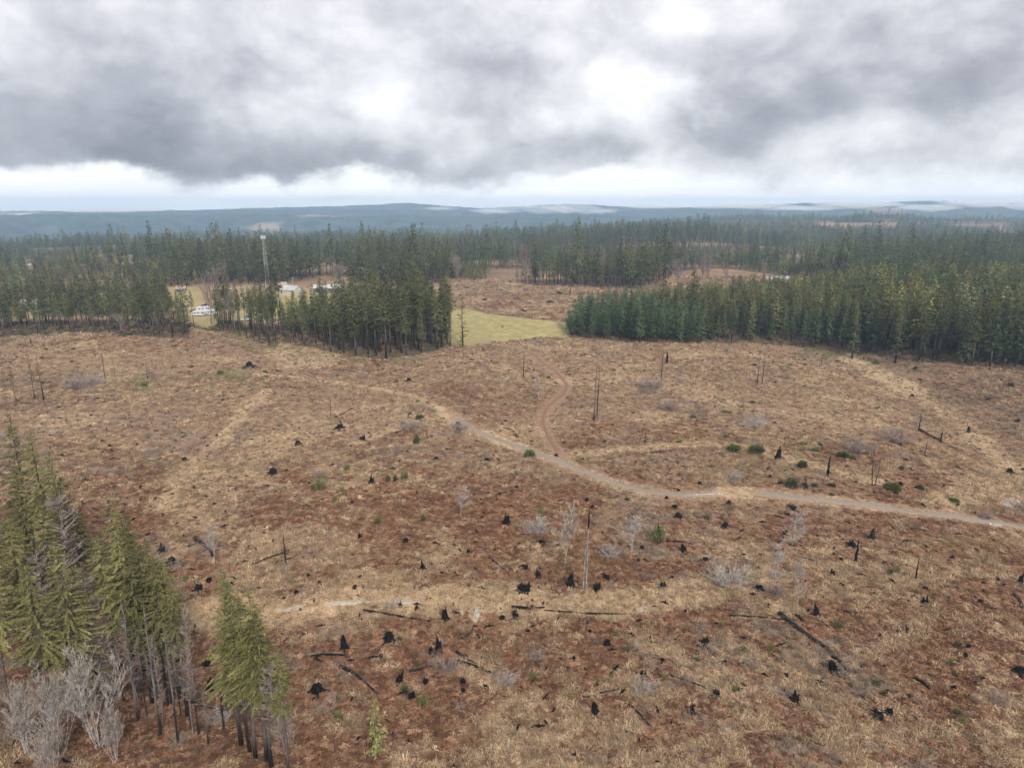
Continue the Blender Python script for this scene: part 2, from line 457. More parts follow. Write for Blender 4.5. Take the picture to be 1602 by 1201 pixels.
# ------------------------------------------------------------------ mesh helpers
class MB:
    def __init__(s): s.v = []; s.f = []; s.mi = []; s.cur = 0

    def face(s, pts, mi=None):
        k = len(s.v); s.v.extend(pts); s.f.append(tuple(range(k, k + len(pts)))); s.mi.append(s.cur if mi is None else mi)

    def tube(s, pts, rad, n=5, cap=True, rough=None):
        """tapered tube along pts"""
        k0 = len(s.v); pts = [Vector(p) for p in pts]
        for i, p in enumerate(pts):
            d = (pts[min(i + 1, len(pts) - 1)] - pts[max(i - 1, 0)])
            d = d.normalized() if d.length > 1e-9 else Vector((0, 0, 1))
            a = d.cross(Vector((0, 0, 1)) if abs(d.z) < .9 else Vector((1, 0, 0))).normalized(); b = d.cross(a)
            for j in range(n):
                t = 2 * math.pi * j / n; r = rad[i] * (1 if rough is None else rough(i, j))
                s.v.append(tuple(p + a * math.cos(t) * r + b * math.sin(t) * r))
        for i in range(len(pts) - 1):
            for j in range(n):
                a, b = k0 + i * n + j, k0 + i * n + (j + 1) % n
                s.f.append((a, b, b + n, a + n)); s.mi.append(s.cur)
        if cap:
            s.f.append(tuple(range(k0 + n - 1, k0 - 1, -1))); s.mi.append(s.cur)
            e = k0 + (len(pts) - 1) * n
            s.f.append(tuple(range(e, e + n))); s.mi.append(s.cur)

    def box(s, x0, x1, y0, y1, z0, z1):
        k = len(s.v)
        s.v += [(x, y, z) for z in (z0, z1) for y in (y0, y1) for x in (x0, x1)]
        for f in ((0, 2, 3, 1), (4, 5, 7, 6), (0, 1, 5, 4), (2, 6, 7, 3), (0, 4, 6, 2), (1, 3, 7, 5)):
            s.f.append(tuple(k + i for i in f)); s.mi.append(s.cur)

    def mesh(s, name, mats, smooth_=False):
        me = bpy.data.meshes.new(name)
        me.from_pydata(s.v, [], s.f)
        for m_ in (mats if isinstance(mats, (list, tuple)) else [mats]): me.materials.append(m_)
        if any(s.mi): me.polygons.foreach_set('material_index', s.mi)
        if smooth_: me.polygons.foreach_set('use_smooth', [True] * len(s.f))
        me.update()
        return me


def link(name, data, parent=None, loc=None, rz=0., sc=None):
    o = bpy.data.objects.new(name, data); COL.objects.link(o)
    if parent is not None: o.parent = parent
    if loc is not None: o.location = loc
    if rz: o.rotation_euler = (0, 0, rz)
    if sc is not None: o.scale = (sc, sc, sc) if np.isscalar(sc) else sc
    return o


def tag(o, label=None, cat=None, group=None, kind=None):
    if label: o['label'] = label
    if cat: o['category'] = cat
    if group: o['group'] = group
    if kind: o['kind'] = kind
    return o


ORD = ['', 'second', 'third', 'fourth', 'fifth', 'sixth', 'seventh', 'eighth', 'ninth', 'tenth', 'eleventh', 'twelfth', '13th', '14th', '15th', '16th', '17th', '18th', '19th'] + ['%d%s' % (i, {1: 'st', 2: 'nd', 3: 'rd'}.get(i % 10, 'th')) for i in range(20, 90)]


def nth(i): return 'first' if i == 0 else ORD[i]


# ------------------------------------------------------------------ ground sheet
def axis(fine0, fine1, step, far0, far1, g):
    a = list(np.arange(fine0, fine1 + 1e-6, step)); s = step; x = a[-1]; right = []
    while x < far1:
        s *= g; x += s; right.append(min(x, far1))
    s = step; x = a[0]; left = []
    while x > far0:
        s *= g; x -= s; left.append(max(x, far0))
    return np.array(left[::-1] + a + right)


def grid_mesh(name, X, Y, Z, mat, attrs):
    ny, nx = X.shape
    me = bpy.data.meshes.new(name)
    me.vertices.add(nx * ny)
    me.vertices.foreach_set('co', np.stack([X, Y, Z], -1).astype(np.float32).ravel())
    i = np.arange(nx * ny).reshape(ny, nx)
    q = np.stack([i[:-1, :-1], i[:-1, 1:], i[1:, 1:], i[1:, :-1]], -1).reshape(-1, 4)
    me.loops.add(q.size); me.loops.foreach_set('vertex_index', q.ravel().astype(np.int32))
    me.polygons.add(len(q)); me.polygons.foreach_set('loop_start', np.arange(0, q.size, 4, dtype=np.int32))
    me.polygons.foreach_set('use_smooth', np.ones(len(q), bool))
    me.materials.append(mat)
    for k, arr in attrs.items():
        at = me.attributes.new(k, 'FLOAT_COLOR', 'POINT'); at.data.foreach_set('color', arr.astype(np.float32).ravel())
    me.update(calc_edges=True); me.validate()
    return me


FAR = 6600.0
xs = axis(-360, 360, 1.0, -FAR, FAR, 1.07); ys = axis(24, 480, 1.0, -900, FAR + 400, 1.035)
GX, GY = np.meshgrid(xs, ys)
GZ = T(GX, GY)
zr, zp, zg, zm, zb, ztrk = zone_fields(GX, GY, GZ)
fm, _, _, _, ln = forest_mask(GX, GY, GZ)
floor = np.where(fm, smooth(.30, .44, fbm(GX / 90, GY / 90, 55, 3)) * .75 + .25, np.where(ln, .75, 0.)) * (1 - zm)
one = np.ones_like(GX)
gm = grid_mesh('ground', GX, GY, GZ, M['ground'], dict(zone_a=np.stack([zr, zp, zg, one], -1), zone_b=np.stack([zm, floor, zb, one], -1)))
tag(link('ground', gm), kind='structure')


def strip(name, key, width, mat, i0=0., i1=1., lift=.06, rut=.08, seed=0, pts=None, wob=.35):
    """a track lying on the ground sheet: centre line resampled, ragged edges, two ruts"""
    P = ROADW[key] if pts is None else pts
    seg = np.hypot(*(P[1:] - P[:-1]).T); s = np.concatenate([[0], np.cumsum(seg)])
    n = int(s[-1] / 1.0); t = np.linspace(s[-1] * i0, s[-1] * i1, n)
    # smooth the polyline
    cx, cy = np.interp(t, s, P[:, 0]), np.interp(t, s, P[:, 1])
    ker = np.hanning(15); ker /= ker.sum()
    cx = np.convolve(np.pad(cx, 7, mode='edge'), ker, 'valid'); cy = np.convolve(np.pad(cy, 7, mode='edge'), ker, 'valid')
    tx, ty = np.gradient(cx), np.gradient(cy); L = np.hypot(tx, ty) + 1e-9; nx, ny = -ty / L, tx / L
    prof = [(-1, -.35), (-.8, 0), (-.55, -rut), (-.3, 0.02), (0, .04), (.3, .02), (.55, -rut), (.8, 0), (1, -.35)]
    V = []; wear = np.zeros((n, 9, 4)); wear[:, :, 0] = [0, .3, 1, .6, .05, .6, 1, .3, 0]; wear[:, :, 1] = [1, .75, 0, 0, 0, 0, 0, .75, 1]; wear[:, :, 3] = 1
    wear[:, :, 1] = np.maximum(wear[:, :, 1], (1 - np.clip(np.minimum(np.arange(n), np.arange(n)[::-1]) / 12., 0, 1))[:, None])
    wl = width / 2 * (1 + wob * (fbm(t / 4, t * 0, seed, 3) - .5) * 2); wr = width / 2 * (1 + wob * (fbm(t / 4, t * 0 + 9, seed + 3, 3) - .5) * 2)
    end = np.minimum(1, np.minimum(np.arange(n), np.arange(n)[::-1]) / 5.)
    for a, dz in prof:
        w = np.where(a < 0, wl, wr) * a * (.4 + .6 * end)
        x, y = cx + nx * w, cy + ny * w
        V.append(np.stack([x, y, T(x, y) + lift + dz], -1))
    V = np.stack(V, 1)
    me = grid_mesh(name, V[..., 0], V[..., 1], V[..., 2], mat, dict(wear=wear))
    return tag(link(name, me), kind='structure')


strip('gravel_road', 'gravel', 2.5, M['gravel'], 0.04, .545, seed=5)
strip('gravel_road', 'gravel', 2.8, M['gravel'], .575, 1., seed=6)
strip('dirt_track', 'red', 2.6, M['reddirt'], 0.02, .92, seed=8, rut=.12)

# ------------------------------------------------------------------ camera, sky, sun, haze
cd = bpy.data.cameras.new('camera'); cd.sensor_width = 36; cd.lens = 36 * FPX / 1602; cd.clip_end = 60000; cd.clip_start = 1
cam = link('camera', cd, loc=(0, 0, H_CAM)); cam.rotation_euler = (R(90) - PITCH, 0, 0)
scene.camera = cam

SUN_EL, SUN_AZ = R(38), R(158)        # azimuth measured clockwise from +Y: behind the camera, to its right
sd = bpy.data.lights.new('sun', 'SUN'); sd.energy = 3.1; sd.angle = R(9); sd.color = (1., .95, .88)
sun = link('sun', sd, loc=(0, -50, 200))
dirv = Vector((math.sin(SUN_AZ) * math.cos(SUN_EL), math.cos(SUN_AZ) * math.cos(SUN_EL), math.sin(SUN_EL)))
sun.rotation_euler = dirv.to_track_quat('Z', 'Y').to_euler()

CLOUDS = [(170, 266, 300, 20, -.20), (1330, 270, 330, 26, .16), (1480, 245, 120, 12, -.12), (800, 300, 500, 16, .1), (250, 300, 330, 18, .12), (480, 190, 60, 30, .08), (300, 190, 120, 24, -.08), (1010, 280, 60, 30, .2), (1200, 130, 80, 20, .08),  # photo u, v of the centre, radii, brightness change: the grey bellies and bright gaps of the overcast
    (150, 240, 340, 48, -.34), (390, 225, 160, 55, -.16), (640, 262, 190, 30, -.24), (930, 245, 130, 40, -.22), (60, 150, 170, 70, -.14), (330, 130, 220, 60, -.06),
    (615, 150, 60, 55, .24), (690, 205, 60, 40, .16), (560, 200, 50, 40, .05), (1000, 125, 80, 70, .17), (880, 120, 90, 50, .12), (760, 190, 70, 60, -.10),
    (1250, 165, 190, 48, -.30), (1430, 150, 150, 45, -.22), (1130, 215, 110, 35, -.20), (1340, 235, 170, 22, -.05), (1560, 190, 90, 34, .20), (1380, 205, 120, 20, .10), (1240, 268, 60, 16, -.16),
    (1560, 110, 120, 40, -.10), (1180, 85, 140, 30, -.02), (720, 90, 110, 30, -.16), (1020, 215, 45, 60, .16), (470, 60, 300, 40, .03), (1150, 20, 500, 50, .06), (-300, 200, 220, 120, -.15), (1900, 170, 220, 90, -.15)]


def build_world():
    w = bpy.data.worlds.new('World'); scene.world = w; w.use_nodes = True
    nt = w.node_tree; nt.nodes.clear(); q = NT(nt)
    out = q.n('ShaderNodeOutputWorld')
    tc = q.n('ShaderNodeTexCoord'); D = tc.outputs['Generated']
    sp = q.n('ShaderNodeSeparateXYZ'); q.L(D, sp.inputs[0]); x, y, z = sp.outputs
    az = q.m('ARCTAN2', x, y)
    el = q.m('ARCSINE', z)
    # turbulence, flatter than it is wide as cloud decks are
    Ds = q.map(D, (1, 1, 1.55))
    nw = q.n('ShaderNodeTexNoise'); q.L(Ds, nw.inputs['Vector']); nw.inputs['Scale'].default_value = 6; nw.inputs['Detail'].default_value = 6; nw.inputs['Roughness'].default_value = .58
    ws = q.n('ShaderNodeSeparateColor'); q.L(nw.outputs['Color'], ws.inputs[0])
    azw = q.m('ADD', az, q.m('MULTIPLY', q.m('SUBTRACT', ws.outputs[0], .5), .20))
    elw = q.m('ADD', el, q.m('MULTIPLY', q.m('SUBTRACT', ws.outputs[1], .5), .12))
    lum = None
    for (u, v, ru, rv, k) in CLOUDS:
        dx, dy, dz = ray(u, v); a0 = math.atan2(dx, dy); e0 = math.asin(dz / math.sqrt(dx * dx + dy * dy + dz * dz))
        ca = math.cos(a0)
        p = q.m('POWER', q.m('MULTIPLY', q.m('SUBTRACT', azw, a0), FPX / ru / (ca * ca)), 2.)
        p = q.m('ADD', p, q.m('POWER', q.m('MULTIPLY', q.m('SUBTRACT', elw, e0), FPX / rv), 2.))
        g = q.m('MULTIPLY', q.m('EXPONENT', q.m('MULTIPLY', p, -1.)), k)
        lum = g if lum is None else q.m('ADD', lum, g)
    lum = q.m('MULTIPLY', lum, .80)
    big = q.noise(Ds, 5.2, 6, .55, .25); bil = q.noise(Ds, 14., 8, .64, .3)
    vd = q.n('ShaderNodeVectorMath', operation='MULTIPLY_ADD'); q.L(nw.outputs['Color'], vd.inputs[0]); vd.inputs[1].default_value = (.16, .16, .16); q.L(Ds, vd.inputs[2])
    vv = q.n('ShaderNodeTexVoronoi', feature='SMOOTH_F1'); q.L(vd.outputs[0], vv.inputs['Vector']); vv.inputs['Scale'].default_value = 8.; vv.inputs['Smoothness'].default_value = .5
    if 'Detail' in vv.inputs: vv.inputs['Detail'].default_value = 2.; vv.inputs['Roughness'].default_value = .45
    bump_ = q.m('MULTIPLY', q.m('SUBTRACT', .42, vv.outputs['Distance']), .27)
    lum = q.m('ADD', lum, bump_)
    tex = q.m('ADD', q.m('MULTIPLY', q.m('SUBTRACT', big, .5), .50), q.m('MULTIPLY', q.m('SUBTRACT', bil, .5), .40))
    L = q.m('ADD', q.m('ADD', lum, tex), .705)
    # bright band under the deck near the horizon
    edge = q.m('ADD', elw, q.m('MULTIPLY', q.m('SUBTRACT', bil, .5), .05))
    band = q.ramp(edge, .015, .043, 1., 0.)
    thin = q.noise(q.map(D, (1, 1, 9.)), 5., 6, .6, .3)
    bandL = q.m('MULTIPLY_ADD', q.m('SUBTRACT', thin, .5), .42, .90)
    nd = q.n('ShaderNodeMix', data_type='FLOAT'); q.L(band, nd.inputs[0]); q.L(L, nd.inputs[2]); q.L(bandL, nd.inputs[3])
    # overhead the deck is thinner and brighter
    L2 = q.m('ADD', nd.outputs[0], 0.)
    L2 = q.m('MAXIMUM', L2, .02)
    cr = q.n('ShaderNodeValToRGB'); q.L(L2, cr.inputs[0])
    e = cr.color_ramp.elements
    e[0].position = 0.; e[0].color = (.13, .135, .165, 1); e[1].position = 1.; e[1].color = (1., 1., 1., 1)
    for p_, c_ in ((.4, (.36, .365, .405, 1)), (.6, (.575, .575, .605, 1)), (.8, (.80, .80, .815, 1))):
        el_ = e.new(p_); el_.color = c_
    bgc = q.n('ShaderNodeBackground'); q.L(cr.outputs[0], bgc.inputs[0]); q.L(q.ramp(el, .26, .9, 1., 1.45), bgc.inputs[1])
    sky = q.n('ShaderNodeTexSky', sky_type='NISHITA'); sky.sun_disc = False; sky.sun_elevation = SUN_EL; sky.sun_rotation = SUN_AZ
    bgs = q.n('ShaderNodeBackground'); q.L(sky.outputs[0], bgs.inputs[0]); bgs.inputs[1].default_value = .1
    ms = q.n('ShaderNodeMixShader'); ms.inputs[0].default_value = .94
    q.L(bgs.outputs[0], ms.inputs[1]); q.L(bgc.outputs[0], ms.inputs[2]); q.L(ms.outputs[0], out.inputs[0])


build_world()

HAZE_TOP = 132.
hb = MB(); hb.box(-FAR - 150, FAR + 150, -1000, FAR + 500, -160, HAZE_TOP)
hm = bpy.data.materials.new('haze_air'); hm.use_nodes = True; hm.node_tree.nodes.clear()
ho = hm.node_tree.nodes.new('ShaderNodeOutputMaterial'); hv = hm.node_tree.nodes.new('ShaderNodeVolumePrincipled')
hv.inputs['Color'].default_value = (.54, .75, 1.0, 1); hv.inputs['Density'].default_value = .000155; hv.inputs['Anisotropy'].default_value = .1
hm.node_tree.links.new(hv.outputs[0], ho.inputs['Volume'])
tag(link('haze', hb.mesh('haze', hm)), kind='stuff')

# ------------------------------------------------------------------ plants: prototypes
def conifer_parts(seed, H, cb, rad, k_spray, size, stubs=24, whorl=.62, sparse=0., droop=.16, sides=7):
    r = random.Random(seed); tr = MB(); cr = MB()
    lean = r.uniform(-.012, .012), r.uniform(-.012, .012)
    n = 9; r0 = (.0068 if size < .5 else .0098) * H + .03

    def axis_pt(z): return Vector((lean[0] * z + .10 * math.sin(z * .31 + seed), lean[1] * z + .10 * math.cos(z * .27 + seed), z))
    zs = [H * .985 * i / (n - 1) for i in range(n)]
    pts = [axis_pt(z) for z in zs]; pts[0].z = -.5
    tr.tube(pts, [r0 * (1.25 if i == 0 else 1) * (1 - .93 * (z / H)) ** .85 + .015 for i, z in enumerate(zs)], sides)
    for i in range(stubs):
        z = H * r.uniform(.1, cb + .12); a = r.uniform(0, 6.283); L = r.uniform(.5, 2.0)
        p = axis_pt(z); d = Vector((math.cos(a), math.sin(a), r.uniform(-.35, .15)))
        tr.tube([p, p + d * L * .6, p + d * L + Vector((0, 0, -.15 * L))], [.04, .025, .008], 3, False)
    z = cb * H
    while z < H * .985:
        t = (z - cb * H) / (H * (1 - cb))
        prof = (1 - t) ** .92 * (.5 + .5 * min(1, t / .16)) + .055
        for _ in range(r.choice((4, 5, 5, 6)) if t < .85 else 3):
            if r.random() < sparse + .05: continue
            L = rad * prof * r.uniform(.6, 1.22)
            a = r.uniform(0, 6.283); el = -.12 + .62 * t + r.uniform(-.12, .12)
            dh = Vector((math.cos(a), math.sin(a), 0)); side = Vector((-dh.y, dh.x, 0))
            base = axis_pt(z + r.uniform(-.3, .3))

            def P(s_): return base + dh * (L * s_) + Vector((0, 0, math.tan(el) * L * s_ - droop * L * s_ * s_ + .05 * L * max(0, s_ - .7)))
            for j in range(max(3, int(k_spray * L))):
                s_ = r.uniform(.05, 1.) ** (.7 if size > .5 else .95)
                p = P(s_) + Vector((0, 0, r.uniform(-.12, .08)))
                ax = dh * r.uniform(.3, 1.) + side * r.choice((-1, 1)) * r.uniform(.0, .95) * (1 - .5 * s_) + Vector((0, 0, r.uniform(-.55, .12)))
                ax.normalize(); l = size * r.uniform(.6, 1.25) * (.65 + .35 * (1 - t)); w = l * r.uniform(.16, .26)
                nb = ax.cross(Vector((r.uniform(-.5, .5), r.uniform(-.5, .5), 1))).normalized() * w
                mid = p + ax * l * .45; tip = p + ax * l + Vector((0, 0, -.14 * l))
                cr.face([tuple(p), tuple(mid - nb), tuple(tip), tuple(mid + nb)])
        z += whorl * r.uniform(.7, 1.3) * (1 if t < .8 else .7)
    top = axis_pt(H * .97)
    for j in range(7):
        a = r.uniform(0, 6.283); d = Vector((.22 * math.cos(a), .22 * math.sin(a), 1)).normalized(); p = top + Vector((0, 0, r.uniform(-.8, .1)))
        sd_ = Vector((-math.sin(a), math.cos(a), 0)) * .09
        m_ = p + d * .5
        cr.face([tuple(p), tuple(m_ - sd_), tuple(p + d * r.uniform(.8, 1.2)), tuple(m_ + sd_)])
    return tr, cr


def joined(name, tr, cr, mats):
    k = len(tr.v); mb = MB(); mb.v = tr.v + cr.v
    mb.f = tr.f + [tuple(i + k for i in f) for f in cr.f]; mb.mi = [0] * len(tr.f) + [1] * len(cr.f)
    return mb.mesh(name, mats)


PROTO = {}                      # kind -> list of (trunk mesh, crown mesh, height)


def add_proto(kind, specs, needle):
    PROTO[kind] = []
    for sp_ in specs:
        tr, cr = conifer_parts(**sp_)
        PROTO[kind].append((tr.mesh('trunk', M['bark'], True), cr.mesh('crown', M[needle]), sp_['H']))


add_proto('near', [dict(seed=s, H=28., cb=c, rad=rd, k_spray=46, size=.31, stubs=60, whorl=.46, droop=dr, sparse=sp_) for s, c, rd, dr, sp_ in
                   ((1, .42, 3.7, .2, .0), (2, .36, 3.8, .24, .0), (3, .48, 3.4, .18, .03), (4, .40, 3.9, .22, .02), (5, .60, 2.3, .16, .08), (6, .16, 5.4, .2, .02))], 'near_needle')
add_proto('grove', [dict(seed=s, H=30., cb=c, rad=rd, k_spray=8, size=1.0, stubs=20, whorl=.7, sparse=sp_) for s, c, rd, sp_ in
                    ((11, .45, 3.3, .0), (12, .52, 3.0, .03), (13, .40, 3.6, .02), (14, .58, 2.7, .05), (15, .48, 3.1, .0), (16, .34, 3.2, .03))], 'grove_needle')
add_proto('plantation', [dict(seed=s, H=20., cb=c, rad=rd, k_spray=8, size=.95, stubs=10, whorl=.6, sparse=sp_) for s, c, rd, sp_ in
                         ((21, .14, 2.9, .0), (22, .22, 2.7, .0), (23, .10, 3.1, .0), (24, .26, 2.5, .03), (25, .18, 2.8, .0))], 'plantation_needle')
add_proto('sapling', [dict(seed=s, H=8., cb=.08, rad=1.5, k_spray=9, size=.5, stubs=0, whorl=.4) for s in (31, 32)], 'near_needle')
add_proto('lone', [dict(seed=s, H=26., cb=c, rad=rd, k_spray=5, size=.8, stubs=20, whorl=.75, sparse=.25) for s, c, rd in ((41, .12, 2.6), (42, .30, 1.6), (43, .42, 1.5), (44, .55, 1.3))], 'grove_needle')

LIB = {}


def library(name, meshes):
    """an unlinked collection that the scatter objects draw their pieces from"""
    c = bpy.data.collections.new(name); LIB[name] = c
    for i, me in enumerate(meshes):
        o = bpy.data.objects.new('%s_%02d' % (name, i), me); c.objects.link(o)
    return c


def make_scatter(name, pts, rotz, scl, idx, coll, tint=None, tilt=None):
    n = len(pts)
    me = bpy.data.meshes.new(name); me.vertices.add(n); me.vertices.foreach_set('co', np.asarray(pts, np.float32).ravel())

    def at(k, t, arr, prop):
        a = me.attributes.new(k, t, 'POINT'); a.data.foreach_set(prop, np.ascontiguousarray(arr).ravel())
    rot = np.zeros((n, 3), np.float32); rot[:, 2] = rotz
    if tilt is not None: rot[:, 0] = tilt
    at('rot', 'FLOAT_VECTOR', rot, 'vector')
    s3 = np.asarray(scl, np.float32)
    if s3.ndim == 1: s3 = np.stack([s3] * 3, -1)
    at('scl', 'FLOAT_VECTOR', s3, 'vector'); at('pick', 'INT', np.asarray(idx, np.int32), 'value')
    if tint is not None: at('tint', 'FLOAT_COLOR', np.concatenate([tint, np.ones((n, 1))], 1).astype(np.float32), 'color')
    ng = bpy.data.node_groups.new(name, 'GeometryNodeTree')
    ng.interface.new_socket('Geometry', in_out='INPUT', socket_type='NodeSocketGeometry')
    ng.interface.new_socket('Geometry', in_out='OUTPUT', socket_type='NodeSocketGeometry')
    N, L = ng.nodes.new, ng.links.new
    gi, go = N('NodeGroupInput'), N('NodeGroupOutput')
    iop = N('GeometryNodeInstanceOnPoints'); iop.inputs['Pick Instance'].default_value = True
    ci = N('GeometryNodeCollectionInfo'); ci.inputs[0].default_value = coll; ci.inputs['Separate Children'].default_value = True; ci.inputs['Reset Children'].default_value = True
    L(gi.outputs[0], iop.inputs['Points']); L(ci.outputs[0], iop.inputs['Instance'])
    for k, t, s_ in (('rot', 'FLOAT_VECTOR', 'Rotation'), ('scl', 'FLOAT_VECTOR', 'Scale'), ('pick', 'INT', 'Instance Index')):
        na = N('GeometryNodeInputNamedAttribute'); na.data_type = t; na.inputs[0].default_value = k
        src = [o for o in na.outputs if o.enabled][0]
        if k == 'rot':
            er = N('FunctionNodeEulerToRotation'); L(src, er.inputs[0]); src = er.outputs[0]
        L(src, iop.inputs[s_])
    L(iop.outputs[0], go.inputs[0])
    o = link(name, me); md = o.modifiers.new('scatter', 'NODES'); md.node_group = ng
    return tag(o, kind='stuff')


# ------------------------------------------------------------------ the woods: where every tree stands
def jitter_grid(x0, x1, y0, y1, step, seed):
    r_ = np.random.default_rng(seed)
    gx, gy = np.meshgrid(np.arange(x0, x1, step), np.arange(y0, y1, step))
    gx = gx + r_.uniform(-.5, .5, gx.shape) * step; gy = gy + r_.uniform(-.5, .5, gy.shape) * step
    return gx.ravel(), gy.ravel()


TREES = []                      # near stands: (x, y, z, u, v, height, stand)


def fill(stand, poly, step, hlo, hhi, seed, keep=None):
    c = np.array([unproj0(u, max(v, 400)) for u, v in poly])
    x, y = jitter_grid(max(c[:, 0].min() - 20, -620), min(c[:, 0].max() + 20, 620), c[:, 1].min() - 20, min(c[:, 1].max() + 30, 700), step, seed)
    z = T(x, y); u, v, d = project(x, y, z)
    m = in_poly(u, v, poly)
    for a, b, ra, rb in OPENINGS: m &= ~((((u - a) / ra) ** 2 + ((v - b) / rb) ** 2) < 1)
    if keep is not None: m &= keep(u, v, x, y)
    r_ = np.random.default_rng(seed + 1)
    for i in np.nonzero(m)[0]:
        h = hlo + (hhi - hlo) * r_.random()
        TREES.append([x[i], y[i], z[i], u[i], v[i], h, stand])


fill('A', ST_A, 7.0, 12, 23, 101)
fill('B', ST_B, 5.0, 18, 27, 102, lambda u, v, x, y: ~((u > 377) & (u < 385)) & ~((u < 338) & (np.sin(x * 7.) < .6)))
fill('C', ST_C, 5.8, 19, 32, 103, lambda u, v, x, y: v > 500 - 0 * u)
fill('D', [p for p in ST_D], 5.1, 12.5, 18.5, 104, lambda u, v, x, y: (u < 1980) & (v > np.interp(u, [880, 1050, 1200, 1600], [490, 480, 462, 470])))
for t in TREES:
    if t[6] == 'D':           # the wood to the right is older and taller, with mixed heights
        k = float(smooth(1230, 1400, t[3])); t[5] = t[5] * (1 + .55 * k * (0.45 + .9 * rnd.random())) * (.80 + .2 * float(smooth(880, 980, t[3])))
    if t[6] == 'A': t[5] *= .85 + .3 * float(fbm(t[0] / 30, t[1] / 30, 5, 2))
    if t[6] == 'C': t[5] *= .70 + .32 * float(smooth(450, 610, t[3]))

STAND = {'A': ('pole wood along the top of the clearing', 'grove'), 'B': ('thin burnt strip of wood beside the farm yard', 'grove'),
         'C': ('grove in front of the green meadow', 'grove'), 'D': ('dark plantation across the track from the meadow', 'plantation')}
NIND = {'A': 45, 'B': 36, 'C': 74, 'D': 110}
KIND_WORD = {'A': 'slim conifer with bare lower trunk', 'B': 'thin conifer on a blackened trunk', 'C': 'tall green conifer', 'D': 'dark bushy conifer'}
rest_near = []


def conifer(name, kind, pi, x, y, z, h, rz, label, group, cat='conifer', wide=1.):
    tm, cm, H0 = PROTO[kind][pi]
    o = link(name, None, loc=(x, y, z - .1), rz=rz, sc=(h / H0 * wide, h / H0 * wide, h / H0)); o.empty_display_size = 1.
    link('trunk', tm, o); link('crown', cm, o)
    tag(o, label, cat, group)
    return o


for st in 'ABCD':
    tr = [t for t in TREES if t[6] == st]
    vis = [t for t in tr if -40 < t[3] < 1640]
    # the trees standing nearest in each narrow slice of the wood are what the photograph shows
    nb = max(8, NIND[st] // 2)
    us = np.array([t[3] for t in vis]); edges = np.quantile(us, np.linspace(0, 1, nb + 1)); bins = {}
    for t in vis: bins.setdefault(min(nb - 1, int(np.searchsorted(edges, t[3], 'right') - 1)), []).append(t)
    front = []
    for b in bins.values():
        b.sort(key=lambda t: -t[4]); front += [(k, t) for k, t in enumerate(b[:4])]
    front.sort(key=lambda kt: (kt[0], -kt[1][4])); front = front[:NIND[st]]
    ids = set(id(t) for _, t in front)
    rest_near += [t for t in tr if id(t) not in ids]
    rows = {}
    for k, t in front: rows.setdefault(k, []).append(t)
    for k, lst in rows.items():
        lst.sort(key=lambda t: t[3] if st != 'C' else -t[3])
        for i, t in enumerate(lst):
            end = {'A': 'frame edge', 'B': 'yard end', 'C': 'meadow end', 'D': 'meadow end'}[st]
            lab = '%s, %s from the %s, %s row of the %s' % ('pole conifer' if st == 'A' else 'thin burnt conifer' if st == 'B' else 'tall conifer' if st == 'C' else 'dark conifer', nth(i), end, nth(k), {'A': 'upper pole wood', 'B': 'farm strip', 'C': 'meadow grove', 'D': 'plantation'}[st])
            kd = STAND[st][1]
            if st == 'D' and t[3] > 1330 and rnd.random() < .55: kd = 'grove'
            pi = rnd.randrange(len(PROTO[kd]))
            if st == 'B': pi = rnd.choice((1, 3, 3))
            if st == 'A': pi = rnd.choice((1, 3, 3, 4))
            conifer('conifer_tree', kd, pi, t[0], t[1], t[2], t[5], rnd.uniform(0, 6.28), lab, 'conifers of the ' + STAND[st][0], wide=.78 if st == 'B' else rnd.uniform(.9, 1.15))

# lone tall firs standing above the plantation and beside the tower
for u, vt, vb, pi, lab in ((1040, 425, 500, 2, 'broad dark fir rising above the plantation, the one closer to the meadow'), (1088, 412, 500, 5, 'broad dark fir rising above the plantation, taller of the pair'),
                           (404, 428, 474, 0, 'dark fir left of the lattice tower foot'), (433, 424, 480, 4, 'dark fir right of the lattice tower foot'), (414, 412, 470, 3, 'slim fir hiding the lattice tower foot'), (396, 440, 476, 1, 'short fir near the lattice tower foot'), (422, 418, 478, 2, 'big dark fir standing in front of the lattice tower foot'), (640, 392, 480, 5, 'tallest fir on the knoll behind the meadow grove'), (1155, 447, 506, 0, 'lone round fir above the middle of the plantation')):
    x, y, z, h = standing(u, vt, vb)
    conifer('fir_tree', 'grove', pi, x, y, z, h, 1.3 * u, lab, None, 'fir', wide=1.25 if u != 640 else 1.)

# near stand at the left of the clearing: top of tree, foot row
NEAR = [(14, 648, 905, 1), (45, 668, 930, 3), (72, 700, 945, 1), (95, 742, 960, 3), (20, 735, 1000, 1), (60, 790, 1010, 0), (84, 843, 1100, 5), (38, 880, 1120, 3), (165, 778, 1030, 0), (186, 812, 1062, 3), (212, 850, 1085, 0), (236, 868, 1100, 2), (150, 835, 1060, 2), (262, 893, 1120, 4),
        (345, 888, 1165, 1), (372, 930, 1185, 0), (400, 955, 1200, 2), (432, 1012, 1245, 4), (2, 800, 1060, 3), (-60, 700, 1000, 1), (-40, 850, 1120, 0), (-120, 800, 1080, 3), (120, 880, 1080, 4), (-150, 660, 930, 1), (-90, 640, 900, 3), (198, 802, 1045, 1), (176, 826, 1070, 3), (224, 838, 1078, 2), (248, 872, 1092, 1), (200, 850, 1100, 0), (360, 905, 1175, 2), (388, 925, 1190, 3)]
